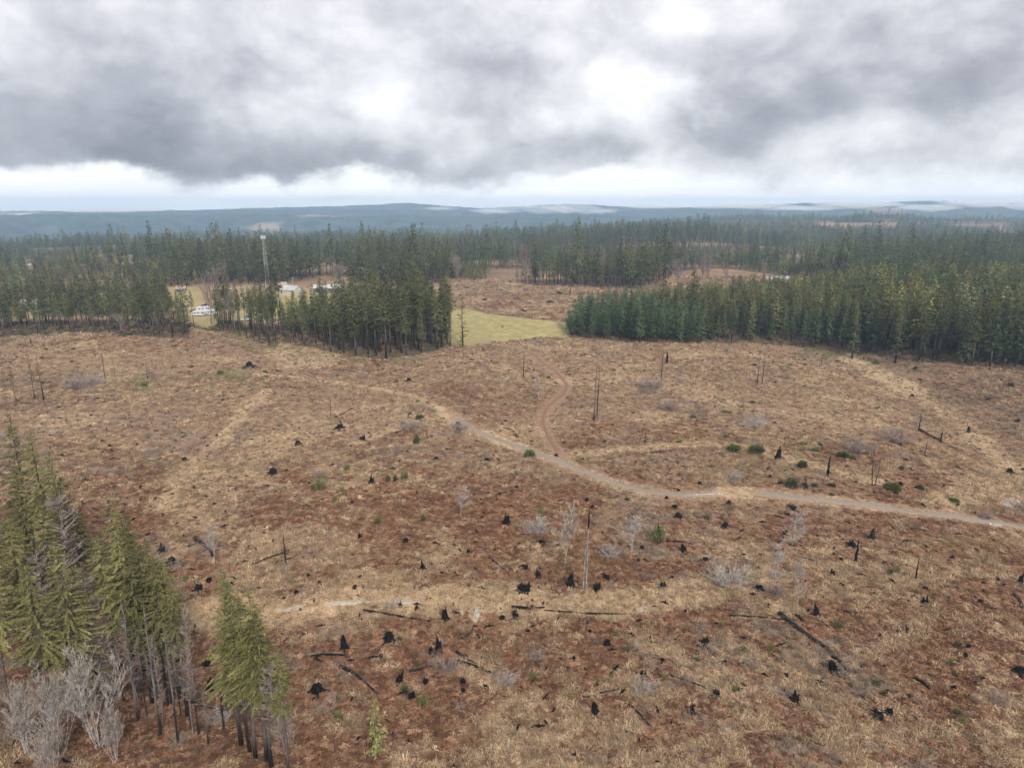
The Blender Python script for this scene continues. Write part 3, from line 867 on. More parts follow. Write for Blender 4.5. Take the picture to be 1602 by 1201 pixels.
NL = ['olive conifer at the frame edge, tip highest of the close stand', 'olive conifer just inside the highest tip of the close stand', 'olive conifer on the outer slope of the close stand, third tip down', 'olive conifer with low tip at outer foot of the dense crowns', 'dark conifer under the highest crowns at the frame edge',
      'dark conifer behind the grey dead conifer spire', 'full bushy olive fir above the pale alder thicket, boughs to low down', 'smaller olive fir pressed against the bushy fir on its frame side', 'slender conifer with highest tip of the bare trunked clump', 'slender conifer second highest of the bare trunked clump',
      'slender conifer in the middle of the bare trunked clump', 'slender conifer with bright tip beside the fallen pale pole', 'thin conifer on the frame side of the bare trunked clump', 'short bright conifer at clearing side of the bare trunked clump', 'conifer with drooping crown standing alone near the big log',
      'conifer beside the drooping one, tip a little lower', 'short conifer with thin crown beyond the drooping one', 'thin conifer lowest at the clearing edge of the close stand', 'dark conifer trunk half cut by the frame edge', None, None, None, 'thin conifer between the bushy fir and the bare trunked clump', None, None, 'slender conifer just behind the two highest of the bare trunked clump', 'conifer low on the frame side flank of the bare trunked clump', 'conifer on the clearing side shoulder of the bare trunked clump', 'low conifer closing the clearing side of the bare trunked clump', 'front conifer in the middle of the bare trunked clump', 'second conifer wrapped around the drooping one', 'conifer filling the gap beside the drooping pair']
for (u, vt, vb, pi), lab in zip(NEAR, NL):
    x, y, z, h = standing(u, vt, vb)
    conifer('conifer_tree', 'near', pi, x, y, z, h, rnd.uniform(0, 6.28), lab or 'olive conifer just outside the frame of the close stand', 'conifers of the close stand', wide=rnd.uniform(1.0, 1.25) * (28 / max(h, 20)) ** .3)
x, y, z, h = standing(585, 1090, 1178)
conifer('fir_sapling', 'sapling', 0, x, y, z, h, 2., 'young yellow green fir sapling alone at the bottom of the clearing', None, 'sapling')
for u, vt, vb, pi, lab in ((722, 455, 541, 0, 'lone thin fir with ragged sparse branches on the meadow edge'), (703, 458, 542, 1, 'thin conifer with high tuft next to the ragged lone fir'), (702, 512, 540, 0, 'short bushy fir at foot of the thin tufted conifer'),
                           (42, 552, 623, 2, 'thin half burnt fir, darker of the pair in upper clearing'), (56, 556, 627, 3, 'thin half burnt fir, yellower of the pair in upper clearing'), (14, 572, 632, 2, 'small yellowing fir nearest the frame in upper clearing'),
                           (175, 556, 590, 3, 'spindly fir with tiny top above the grey brush hollow'), (1415, 470, 568, 0, 'pale lanky fir leaning out of the old wood edge'), (1345, 468, 560, 0, 'yellowish lanky fir on the green strip by the wood')):
    x, y, z, h = standing(u, vt, vb)
    conifer('fir_tree', 'lone', pi, x, y, z, h, u * 1.7, lab, None, 'fir', wide=1.1)

# everything farther off: one wood that nobody could count
tree_meshes = []
for kd, base in (('plantation', 'far_needle'), ('grove', 'grove_needle')):
    for i in range(4):
        sp_ = {'plantation': dict(seed=51 + i, H=20., cb=.12 + .06 * i, rad=3.0), 'grove': dict(seed=61 + i, H=20., cb=.22 + .07 * i, rad=2.7 - .12 * i)}[kd]
        tr_, cr_ = conifer_parts(k_spray=4.6, size=1.25, stubs=6, whorl=.8, sides=5, **sp_)
        tree_meshes.append(joined('forest_tree', tr_, cr_, [M['bark'], M[base]]))
for i in range(4):
    tr_, cr_ = conifer_parts(seed=71 + i, H=20., cb=.12 + .05 * i, rad=3.0 - .25 * i, k_spray=2.2, size=1.9, stubs=0, whorl=1.1, sides=4)
    tree_meshes.append(joined('forest_tree', tr_, cr_, [M['bark'], M['far_needle']]))
library('forest_tree', tree_meshes)
fx, fy, fs = [], [], []
for (y0, y1, step, half, sd_) in ((300, 700, 7.6, .95, 1), (700, 1300, 9.2, .88, 2), (1300, 2200, 11.5, .85, 3), (2200, 4200, 16., .82, 4)):
    hw = half * y1 + 40
    x, y = jitter_grid(-hw, hw, y0, y1, step, sd_)
    k = np.abs(x) < half * y + 40
    fx.append(x[k]); fy.append(y[k]); fs.append(np.full(k.sum(), step))
fx, fy, fs = map(np.concatenate, (fx, fy, fs))
fz = T(fx, fy)
keep, fu, fv, fd, _ = forest_mask(fx, fy, fz)
near_poly = in_poly(fu, fv, ST_A) | in_poly(fu, fv, ST_B) | in_poly(fu, fv, ST_C) | (in_poly(fu, fv, ST_D) & (fv > np.interp(fu, [880, 1050, 1200, 1600], [490, 480, 462, 470])) & (fu < 1980))
keep &= ~near_poly & ~(in_poly(fu, fv, ST_D) & (fu < 1120))
stand_n = fbm(fx / 130 + 3, fy / 130, 77, 3); gap = fbm(fx / 90, fy / 90, 55, 3)
keep &= gap > .36 + .03 * (np.hypot(fx, fy) < 1000)
fx, fy, fz, fs, stand_n, fu, fv = [a[keep] for a in (fx, fy, fz, fs, stand_n, fu, fv)]
r_ = np.random.default_rng(5)
fh = (8.5 + 17 * smooth(.32, .68, stand_n)) * (.58 + .75 * r_.random(len(fx))) * np.where(r_.random(len(fx)) < .06, 1.45, 1.) * np.where(fs > 11, 1.1, 1.)
fh = fh * (1 - .28 * smooth(800, 2000, np.hypot(fx, fy)))
low = in_poly(fu, fv, [(1130, 470), (1640, 480), (1640, 440), (1130, 440)])
fh = fh * np.where((fu < 262) & (fv > 425), .72, 1.)
fh = np.where(low, 11 + 5 * r_.random(len(fx)), fh)
fp = np.where(fs < 8, np.where(stand_n > .52, 4, 0) + r_.integers(0, 4, len(fx)), np.where(fs < 10, np.where(stand_n > .5, 4, 0) + r_.integers(0, 4, len(fx)), 8 + r_.integers(0, 4, len(fx))))
n_ = len(rest_near); rn = np.array([t[:6] for t in rest_near])
px = np.concatenate([fx, rn[:, 0]]); py = np.concatenate([fy, rn[:, 1]]); pz = np.concatenate([fz, rn[:, 2]])
ph = np.concatenate([fh, rn[:, 5]]); pp = np.concatenate([fp, [4 + rnd.randrange(4) if t[6] != 'D' else rnd.randrange(4) for t in rest_near]])
wd = (ph + 4) / 22 * r_.uniform(.85, 1.15, len(ph)) * np.concatenate([np.where(fs > 11, 1.3, .98), np.ones(n_)])
k1 = smooth(.3, .7, fbm(px / 150, py / 150, 131, 3))[:, None]; k2 = r_.random((len(px), 1)); k3 = r_.random((len(px), 1))
tree_tint = (np.array([(1.25, 1.05, .85)]) * k1 + np.array([(.75, .95, 1.05)]) * (1 - k1)) * (.55 + .85 * k2 ** 1.3) * (1 + (k3 - .5) * np.array([(.5, .15, -.1)]))
tree_tint = 1.15 * np.clip(np.where(k3 > .985, np.array([(1.9, 1.25, 1.3)]), tree_tint), .2, 2.)
print('forest trees', len(px), 'rest near', n_)
make_scatter('conifer_forest', np.stack([px, py, pz - .2], -1), r_.uniform(0, 6.28, len(px)), np.stack([wd, wd, ph / 20], -1), pp, LIB['forest_tree'], tree_tint)
tag(bpy.data.objects['conifer_forest'], 'dense green conifer forest stretching away behind the clearing', None)

# ------------------------------------------------------------------ dead grass, fern and brush over the clearing (nobody could count it)
def grass_mesh(seed, n, hh, spread, w):
    r = random.Random(seed); mb = MB()
    for _ in range(n):
        a = r.uniform(0, 6.283); ro = spread * .5 * r.random() ** .7
        p = Vector((ro * math.cos(a), ro * math.sin(a), -.03)); b = a + r.uniform(-.7, .7)
        d = Vector((math.cos(b), math.sin(b), 0)); L = hh * r.uniform(.5, 1.2); k = r.uniform(.4, 1.3)
        sd_ = Vector((-d.y, d.x, 0)) * w * r.uniform(.6, 1.2)
        m_ = p + d * L * .35 * k + Vector((0, 0, L * .6)); t_ = p + d * L * .95 * k + Vector((0, 0, L * (.72 - .3 * k)))
        mb.face([tuple(p - sd_), tuple(p + sd_), tuple(m_ + sd_ * .8), tuple(m_ - sd_ * .8)]); mb.face([tuple(m_ - sd_ * .8), tuple(m_ + sd_ * .8), tuple(t_)])
    return mb.mesh('grass_tuft', M['tint'])


def fern_mesh(seed, n, L0):
    r = random.Random(seed); mb = MB()
    for _ in range(n):
        a = r.uniform(0, 6.283); d = Vector((math.cos(a), math.sin(a), 0)); s = Vector((-d.y, d.x, 0)); L = L0 * r.uniform(.6, 1.2)
        p = Vector((r.uniform(-.2, .2), r.uniform(-.2, .2), r.uniform(.02, .2))); up = r.uniform(.1, .55)
        for k in range(4):
            f0, f1 = k / 4, (k + 1) / 4
            q0 = p + d * L * f0 + Vector((0, 0, L * (up * f0 - .6 * f0 * f0))); q1 = p + d * L * f1 + Vector((0, 0, L * (up * f1 - .6 * f1 * f1)))
            w = L * .22 * (1 - f0 * .8)
            for sg in (-1, 1):
                mb.face([tuple(q0), tuple(q0 + s * sg * w + d * w * .4 + Vector((0, 0, r.uniform(-.1, .06)))), tuple(q1)])
    return mb.mesh('fern_clump', M['fern'])


def brush_mesh(seed, n, hh, mat, w=.012, spread=.9, lean=.8):
    r = random.Random(seed); mb = MB()
    for _ in range(n):
        a = r.uniform(0, 6.283); ro = spread * .35 * r.random()
        p = Vector((ro * math.cos(a), ro * math.sin(a), -.05)); d = Vector((math.cos(a) * lean * r.random(), math.sin(a) * lean * r.random(), 1)).normalized()
        L = hh * r.uniform(.5, 1.15); pts = [p]
        for k in range(3):
            d = (d + Vector((r.uniform(-.3, .3), r.uniform(-.3, .3), -.06))).normalized(); pts.append(pts[-1] + d * L / 3)
        mb.tube(pts, [w, w * .8, w * .6, w * .25], 3, False)
        for k in range(4):
            q_ = pts[r.randrange(1, 4)]; e = Vector((r.uniform(-1, 1), r.uniform(-1, 1), r.uniform(.0, .9))).normalized()
            mb.tube([q_, q_ + e * L * r.uniform(.15, .4)], [w * .55, w * .2], 3, False)
    return mb.mesh('brush', mat)


library('grass_tuft', [grass_mesh(1, 26, .55, .9, .035), grass_mesh(2, 34, .42, 1.2, .04), grass_mesh(3, 20, .75, .7, .03)])
library('fern_clump', [fern_mesh(4, 9, .8), fern_mesh(5, 12, .65), fern_mesh(6, 7, .95)])
library('dry_brush', [brush_mesh(7, 16, .9, M['brush'], .022), brush_mesh(8, 22, .7, M['brush'], .022, 1.3)])


def chunk_mesh(seed):
    r = random.Random(seed); mb = MB(); L = r.uniform(.4, .9)
    mb.tube([(-L, 0, .04), (-L * .3, r.uniform(-.08, .08), .1), (L * .4, r.uniform(-.1, .1), .1), (L, 0, .05)], [.07, .13, .11, .05], 5)
    mb.tube([(0, 0, -.1), (r.uniform(-.1, .1), .05, r.uniform(.1, .5))], [.14, .05], 5)
    return mb.mesh('charred_chunk', M['char'])


library('charred_chunk', [chunk_mesh(s) for s in (1, 2, 3, 4)])

TAN = 1.08 * np.array([(.36, .255, .155), (.46, .34, .21), (.235, .155, .095)])
RUST = 1.08 * np.array([(.195, .098, .056), (.115, .055, .032), (.26, .148, .088)])
MAUVE = np.array([(.25, .19, .145), (.18, .13, .098), (.31, .245, .19)])
GRN = np.array([(.16, .17, .06), (.22, .21, .09), (.11, .13, .04)])


def scatter_points(seed):
    xs_, ys_ = [], []
    for y0, y1, step in ((45, 110, .62), (110, 170, .85), (170, 250, 1.25), (250, 360, 1.9), (360, 640, 3.2)):
        hw = .80 * y1 + 12
        x, y = jitter_grid(-hw, hw, y0, y1, step, seed + int(y0))
        k = (np.abs(x) < .80 * y + 12) if y0 < 300 else (x > -190) & (x < 260)
        xs_.append(x[k]); ys_.append(y[k])
    x, y = np.concatenate(xs_), np.concatenate(ys_)
    z = T(x, y); return x, y, z


sx, sy, sz = scatter_points(900)
fr_, fp_, fg_, fmw, fb_, ftr = zone_fields(sx, sy, sz)
_m, su, sv, sd_, sln = forest_mask(sx, sy, sz)
rr = np.random.default_rng(12); N_ = len(sx)
road = np.minimum.reduce([seg_dist(sx, sy, ROADW['gravel']), seg_dist(sx, sy, ROADW['red']) + .4])
n_mid = fbm(sx / 2.6, sy / 2.2, 301, 3); n_mid2 = fbm(sx / 3.6, sy / 2.8, 302, 3); n_mid3 = fbm(sx / 3.2, sy / 2.6, 303, 3)
PATCHES = [[(500, 947), (515, 939), (560, 937), (600, 940), (560, 944), (520, 949)], [(425, 953), (470, 946), (480, 950), (440, 957)], [(735, 970), (742, 950), (756, 948), (752, 962), (745, 975)], [(715, 960), (722, 952), (730, 962)], [(995, 955), (1005, 945), (1012, 950), (1008, 957)], [(600, 944), (640, 936), (662, 940), (630, 946)],
           [(1566, 789), (1574, 779), (1590, 780), (1594, 787), (1580, 792)], [(1548, 819), (1560, 818.5), (1572, 822), (1560, 823)], [(1060, 775), (1100, 772.4), (1150, 771), (1100, 774.6)]]
open_ = ~_m & (sv > 432)
for p_ in PATCHES:
    c_ = np.mean(p_, 0); open_ &= ~in_poly(su, sv, [tuple(c_ + 1.12 * (np.array(q_) - c_) + np.array((0, 1.))) for q_ in p_]) & (road > 2.0 + rr.uniform(0, .8, N_)) & (sv < 1330)
dist = np.hypot(sx, sy)
scoreF = fr_ * .85 + .08 * smooth(135, 85, dist) - .26 * smooth(110, 230, dist) + (n_mid - .5) * 2.5 + rr.normal(0, .12, N_) - .02
scoreP = fp_ * .8 + (n_mid2 - .5) * 2.4 + rr.normal(0, .14, N_) + .14
scoreB = fb_ * .45 + (n_mid3 - .5) * 2.2 + rr.normal(0, .12, N_) - .30
best = np.argmax(np.stack([scoreP, scoreF, scoreB]), 0)
grow = np.where(dist > 362, 2.6, np.where(dist > 250, 1.45, np.where(dist > 170, 1.15, np.where(dist > 110, 1., .9))))


def pick_tint(pal, n, seed, mixto=None, k=None):
    r__ = np.random.default_rng(seed); c = pal[r__.integers(0, 3, n)] * (.8 + .4 * r__.random((n, 1)))
    if mixto is not None: c = c * (1 - k[:, None]) + mixto * k[:, None]
    return c


def put(name, mask, coll, nproto, pal, smin, smax, seed, label, flat=1.):
    i = np.nonzero(mask)[0]; r__ = np.random.default_rng(seed)
    s = (smin + (smax - smin) * r__.random(len(i))) * grow[i]
    k = np.clip(fg_[i] * .8 + .16 * (r__.random(len(i)) < .10), 0, 1)
    bright = 1 + .30 * np.clip(fp_[i] - .9, 0, .7)
    bright *= .58 + .80 * fbm(sx[i] / 2.2 + seed, sy[i] / 1.6, seed + 500, 3) * (1 if pal is not RUST else 1 - .22 * smooth(130, 80, dist[i]))
    c = bright[:, None] * pick_tint(pal, len(i), seed, GRN[r__.integers(0, 3, len(i))], k)
    make_scatter(name, np.stack([sx[i], sy[i], sz[i]], -1), r__.uniform(0, 6.28, len(i)), np.stack([s, s, s * flat * (.7 + .5 * r__.random(len(i)))], -1), r__.integers(0, nproto, len(i)), LIB[coll], c)
    tag(bpy.data.objects[name], label)
    print(name, len(i))


keepm = rr.random(N_)
put('dry_grass', open_ & (best == 0) & (fmw < .5) & (keepm < .95), 'grass_tuft', 3, TAN, .7, 1.35, 21, 'tan dead grass tussocks over the clearing')
put('bracken_undergrowth', open_ & (best == 1) & (fmw < .5) & (keepm < .9), 'fern_clump', 3, RUST, .75, 1.3, 22, 'rust brown dead bracken over the clearing')
put('bramble_undergrowth', open_ & (best == 2) & (fmw < .5) & (keepm < .6), 'dry_brush', 2, MAUVE, .8, 1.5, 23, 'mauve grey leafless bramble over the clearing')
put('forest_undergrowth', _m & (sv > 490) & (keepm < .62), 'fern_clump', 3, np.array([(.11, .075, .05), (.16, .10, .065), (.08, .085, .04)]), .9, 2.0, 24, 'low brown undergrowth under the conifers', 1.3)
# little burnt sticks and bark chunks
dx_, dy_ = jitter_grid(-260, 260, 60, 330, 3.1, 77); dz_ = T(dx_, dy_); dm, du, dv, dd, dl = forest_mask(dx_, dy_, dz_)
r3 = np.random.default_rng(78)
dk = ~dm & (fbm(dx_ / 30, dy_ / 30, 401, 3) + .25 * (r3.random(len(dx_)) - .5) > .52) & (np.minimum(seg_dist(dx_, dy_, ROADW['gravel']), seg_dist(dx_, dy_, ROADW['red'])) > 3) & ~in_poly(du, dv, MEADOW)
i = np.nonzero(dk)[0]; s = .3 + .95 * r3.random(len(i)) ** 2
make_scatter('charred_debris', np.stack([dx_[i], dy_[i], dz_[i] + .08], -1), r3.uniform(0, 6.28, len(i)), np.stack([s, s, s * r3.uniform(.7, 1.6, len(i))], -1), r3.integers(0, 4, len(i)), LIB['charred_chunk'])
tag(bpy.data.objects['charred_debris'], 'small burnt sticks and bark strewn over the clearing')
print('debris', len(i))

# ------------------------------------------------------------------ labels: each small thing is found from the landmark beside it
LANDMARKS = [(918, 905, 'tall split grey snag'), (1305, 1040, 'big burnt stump at the foot of the long log'), (1145, 905, 'large grey brush heap'), (697, 965, 'tall black stump on the grassy track'), (828, 950, 'short black log on the grassy track'),
             (890, 730, 'fork where red track joins gravel road'), (1165, 772, 'gap in the gravel road'), (1396, 763, 'broad green broom bush above the gravel road'), (1470, 690, 'long black log on the far slope'), (497, 1077, 'round black stump below the diagonal log'),
             (640, 1065, 'cluster of three jagged stumps'), (1385, 1112, 'twin black stumps at the picture bottom'), (1363, 837, 'tall ash grey stump below the road'), (855, 660, 'sharp bend of the red track'), (1448, 925, 'pair of stumps in the tan grass'), (320, 860, 'steep black log by the close stand'), (318, 912, 'two stumps beside the close stand'),
             (1005, 1075, 'radiating grey brush'), (640, 640, 'faint end of the gravel road'), (1297, 735, 'black post on the slope'), (540, 945, 'pale gravel patch'), (1560, 815, 'road at the frame edge'), (300, 700, 'pale curving grass track'), (1245, 840, 'pale bare tree below the road'), (1375, 740, 'triple grey stems'),
             (1043, 562, 'thick black post on the hilltop'), (130, 600, 'grey brush hollow'), (1535, 640, 'ravine on the far slope'), (550, 1000, 'tall narrow stump in the rust bracken'), (460, 870, 'thin log in the middle grass'), (720, 790, 'pale twiggy sapling'), (1110, 700, 'grassy side track')]
_bucket = {}


def locate(kind, u, v):
    a = min(LANDMARKS, key=lambda l: (l[0] - u) ** 2 + ((l[1] - v) * 1.5) ** 2)
    dx, dy = u - a[0], (v - a[1]) * 1.5
    if abs(dx) < 4 and abs(dy) < 4: w = 'at'
    elif abs(dx) > abs(dy) * 1.2: w = 'right of' if dx > 0 else 'left of'
    else: w = 'below' if dy > 0 else 'above'
    return (kind, w, a[2]), dx * dx + dy * dy


def assign_labels(items, template):
    """items: (object, u, v, look). Rank the ones that share landmark and side by how close they lie to it."""
    b = {}
    for o, u, v, look in items:
        k, d = locate(look, u, v); b.setdefault(k, []).append((d, o))
    for (look, w, a), lst in b.items():
        lst.sort(key=lambda t: t[0])
        for i, (d, o) in enumerate(lst):
            pre = look if w != 'at' else look
            place = ('standing as the %s' % a) if w == 'at' else '%s the %s' % (w, a)
            if len(lst) > 1: place += ', closest to it' if i == 0 else ', %s closest' % nth(i)
            o['label'] = ' '.join((pre + ' ' + place).split()[:16])


# ------------------------------------------------------------------ stumps
def stump_mesh(seed, r0, h, flare, jag, lean=0., nroot=5, hollow=.3, kind=0):
    r = random.Random(seed); n = 18; V = []; mb = MB(); ph = r.uniform(0, 6)
    rim = [1 + jag * (r.random() - .6) + (jag * .9 if kind == 1 and j in (3, 4, 5) else 0) for j in range(n)]
    lev = [-.25, 0, .08, .2, .38, .6, .82, 1.]
    for i, f in enumerate(lev):
        for j in range(n):
            t = 2 * math.pi * j / n
            root = max(0, math.cos(nroot * t + ph)) ** 2
            rad = r0 * (1 - .22 * max(f, 0)) * (1 + flare * math.exp(-max(f, 0) * 5.) * (.35 + root)) * (1 + .09 * math.sin(7 * t + ph) + r.uniform(-.07, .07))
            z = f * h * (rim[j] if f > .5 else 1 + (rim[j] - 1) * max(0, f) ** 2)
            V.append((rad * math.cos(t) + lean * max(z, 0), rad * math.sin(t) + .3 * lean * max(z, 0), z))
    mb.v = V
    for i in range(len(lev) - 1):
        for j in range(n):
            a, b = i * n + j, i * n + (j + 1) % n
            mb.f.append((a, b, b + n, a + n)); mb.mi.append(0)
    top = (len(lev) - 1) * n; k = len(mb.v)
    for j in range(n):
        x, y, z = mb.v[top + j]; mb.v.append((x * .55 + lean * h * .4, y * .55, z - hollow * h * r.uniform(.4, 1)))
    mb.v.append((lean * h * .6, 0, h * (1 - hollow * 1.3)))
    for j in range(n):
        a, b = top + j, top + (j + 1) % n
        mb.f.append((a, b, k + (j + 1) % n, k + j)); mb.mi.append(0)
        mb.f.append((k + j, k + (j + 1) % n, k + n)); mb.mi.append(0)
    # sprawling roots
    for q_ in range(nroot):
        t = (2 * math.pi * q_ - ph) / nroot + r.uniform(-.3, .3); L = r0 * r.uniform(1.7, 3.); d = Vector((math.cos(t), math.sin(t), 0))
        mb.tube([d * r0 * .7 + Vector((0, 0, h * .2)), d * (r0 + L * .35) + Vector((0, 0, .08)), d * (r0 + L * .7) + Vector((.05, 0, -.1))], [r0 * .34, r0 * .22, r0 * .08], 5)
    return mb


# the photo's stumps are low and broad unless tall
STUMPS = {'squat': [stump_mesh(1, .5, .85, .8, .35), stump_mesh(2, .5, .7, .9, .5, .15), stump_mesh(3, .55, .9, .7, .3, -.1, 4)],
          'tall': [stump_mesh(4, .42, 2.0, 1., .35, .06), stump_mesh(5, .40, 1.8, 1.1, .5, -.08, 4, .2, 1)],
          'jagged': [stump_mesh(6, .45, 1.4, 1.1, .9, .2, 5, .35, 1), stump_mesh(7, .5, 1.25, 1., 1., -.2, 6, .4, 1)],
          'uprooted': []}
for sd_ in (8, 9):       # tipped root plate
    r = random.Random(sd_); mb = stump_mesh(sd_, .55, 1.1, .7, .6, .25, 4, .3, 1)
    for q_ in range(8):
        a = r.uniform(0, 6.28); b = r.uniform(.2, 1.3); d = Vector((math.cos(a) * math.cos(b), math.sin(a) * math.cos(b), math.sin(b)))
        p = Vector((.3, .1, .55)); e = p + d * r.uniform(.7, 1.25)
        mb.tube([p, (p + e) / 2 + Vector((0, 0, .1)), e], [.2, .12, .03], 5)
    STUMPS['uprooted'].append(mb)
SM = {k: [m_.mesh('charred_stump', M['char'], False) for m_ in v] for k, v in STUMPS.items()}
SM_ash = {k: [m_.mesh('ashen_stump', M['ashlog'], False) for m_ in v] for k, v in STUMPS.items()}
LOOK = {'squat': 'squat black stump', 'tall': 'tall black stump', 'jagged': 'jagged black stump', 'uprooted': 'black stump with raised roots'}

S = """635,846,11s 681,850,8s 733,864,8s 493,873,8s 508,876,6s 563,840,8j 662,889,10j 691,897,8s 675,882,5s 620,883,6s 563,902,6s 555,919,9s 500,911,7s 464,927,9s 483,901,8s 470,953,5s 626,949,7j 651,953,9u
709,947,5t 697,968,13t 785,968,12s 808,966,14u 815,922,14s 539,1014,13t 609,1001,18s 686,1018,14t 674,1020,9j 596,1028,9s 497,1080,20s 624,1066,16j 666,1067,11j 644,1090,16u 725,1082,9s 724,1068,12s 550,1073,6s 760,997,6s 447,1072,6t
821,924,22u 893,916,15t 842,902,12u 933,921,16u 950,904,14u 1037,917,14s 1051,904,11u 1038,884,7s 1070,862,13u 1104,876,12s 1114,873,7s 1188,921,15s 1136,891,10s 950,1008,14s 1100,1007,18u 826,988,9s 923,988,7s 898,1031,8s 888,1046,8s 862,1022,5s 1036,1034,9s 1006,1056,12s 931,1115,15t 1083,1116,11t 1120,1086,16s 822,888,10s 948,866,12s 847,848,12s 1005,857,9s 999,876,6s 1133,1038,9s 1180,1112,8s 805,958,10u
1363,842,12T 1333,854,14s 1316,876,7s 1303,898,9j 1286,889,5s 1278,961,12j 1265,955,6s 1392,908,8s 1409,911,5s 1448,922,10s 1447,943,12j 1534,942,10s 1561,907,8s 1596,912,10t 1375,971,5s 1406,989,8s 1420,988,8j 1305,1050,22u 1301,1036,9s 1282,1067,10s 1244,1098,18u 1377,1122,22u 1392,1116,16u 1536,1059,9s 1526,1069,8s 1493,1076,9s 1595,1050,20s 1510,1025,8s 1515,1012,8s 1528,862,10s 1506,859,7s 1200,1030,6s 1349,1042,8s 1383,1042,6s 1358,950,5s 1421,940,6s 1228,835,8s 1221,848,8s
428,740,14s 581,755,11j 418,761,9s 792,817,13j 762,719,9s 682,718,9s 808,762,6s 782,773,6s 551,786,6s 567,688,14u 531,670,14s 466,695,10s 716,663,7s 413,690,5s 573,769,6s
1062,808,13s 1043,779,6s 981,783,10s 1055,794,10s 1141,787,9s 1095,756,7s 1062,767,5s 1217,716,11t 946,692,5s 918,698,5s 1135,823,11s 1030,832,8t 927,793,7s 918,783,7s 808,762,7s 1283,696,7s 1344,709,7s 1410,733,10s 1422,734,10s 1408,698,8s 1427,620,7s 1515,676,6t 1580,739,12s 1229,832,8s 1204,746,6s 1259,760,10s 1408,757,8s 1547,625,9s 1593,659,8s 1581,603,10s 1241,797,12s 1372,822,5s
252,862,14A 269,880,14s 289,720,10s 245,781,9s 339,682,7s 91,698,6s 91,756,7s 96,713,7s 274,690,6s 131,788,6s 171,698,6s 311,921,15s 327,909,12s 322,1040,17s 329,1080,14t 361,916,9s
390,574,14s 66,561,6s 27,559,6s 112,566,5s 105,599,6s 67,600,6s 133,627,4s 148,625,4s 154,624,5s 350,625,5s 640,596,8s 620,597,6s 1180,571,6s 1259,571,5s 1432,577,6s 850,586,4s""".split()
st_items = []; seen_ = set()
for tok in S:
    u, v, w = tok.split(','); k = w[-1]; w = float(w[:-1]); u, v = float(u), float(v)
    if (u, v) in seen_: continue
    seen_.add((u, v))
    x, y, z = ground(u, v); dist_ = project(x, y, z)[2]
    kind = {'s': 'squat', 't': 'tall', 'T': 'tall', 'j': 'jagged', 'u': 'uprooted', 'A': 'jagged'}[k]
    lib = SM_ash if k in 'TA' else SM
    s = (w * 1.12 / FPX * dist_) / {'squat': 1.5, 'tall': 1.35, 'jagged': 1.6, 'uprooted': 2.0}[kind]
    me = rnd.choice(lib[kind])
    o = link('charred_stump', me, loc=(x, y, z - .04), rz=rnd.uniform(0, 6.28), sc=(s, s, s * rnd.uniform(.65, 1.0)))
    tag(o, None, 'stump', 'burnt stumps across the clearing'); st_items.append((o, u, v, LOOK[kind] if k not in 'TA' else 'ash grey burnt stump'))
assign_labels(st_items, None)

# ------------------------------------------------------------------ logs
def log_mesh(seed, L, r0, mat):
    r = random.Random(seed); n = max(6, int(L / 1.0)); pts = []; rad = []
    for i in range(n + 1):
        f = i / n; pts.append((L * (f - .5), r.uniform(-.06, .06) * r0 * 3 + .9 * r0 * math.sin(f * 4 + seed), r0 * .62 * (1 - .3 * f) + r.uniform(-.04, .04)))
        rad.append(r0 * (1 - .45 * f) * r.uniform(.86, 1.1))
    mb = MB(); mb.tube(pts, rad, 9, True, lambda i, j: 1 + r.uniform(-.12, .12))
    for _ in range(max(1, int(L / 3))):
        f = r.random(); p = Vector(pts[int(f * n)]); a = r.uniform(.2, 2.9); d = Vector((r.uniform(-.3, .6), math.cos(a), math.sin(a))).normalized()
        mb.tube([p, p + d * r0 * r.uniform(1.1, 2.0)], [r0 * .28, r0 * .08], 5)
    return mb.mesh('charred_log', mat)


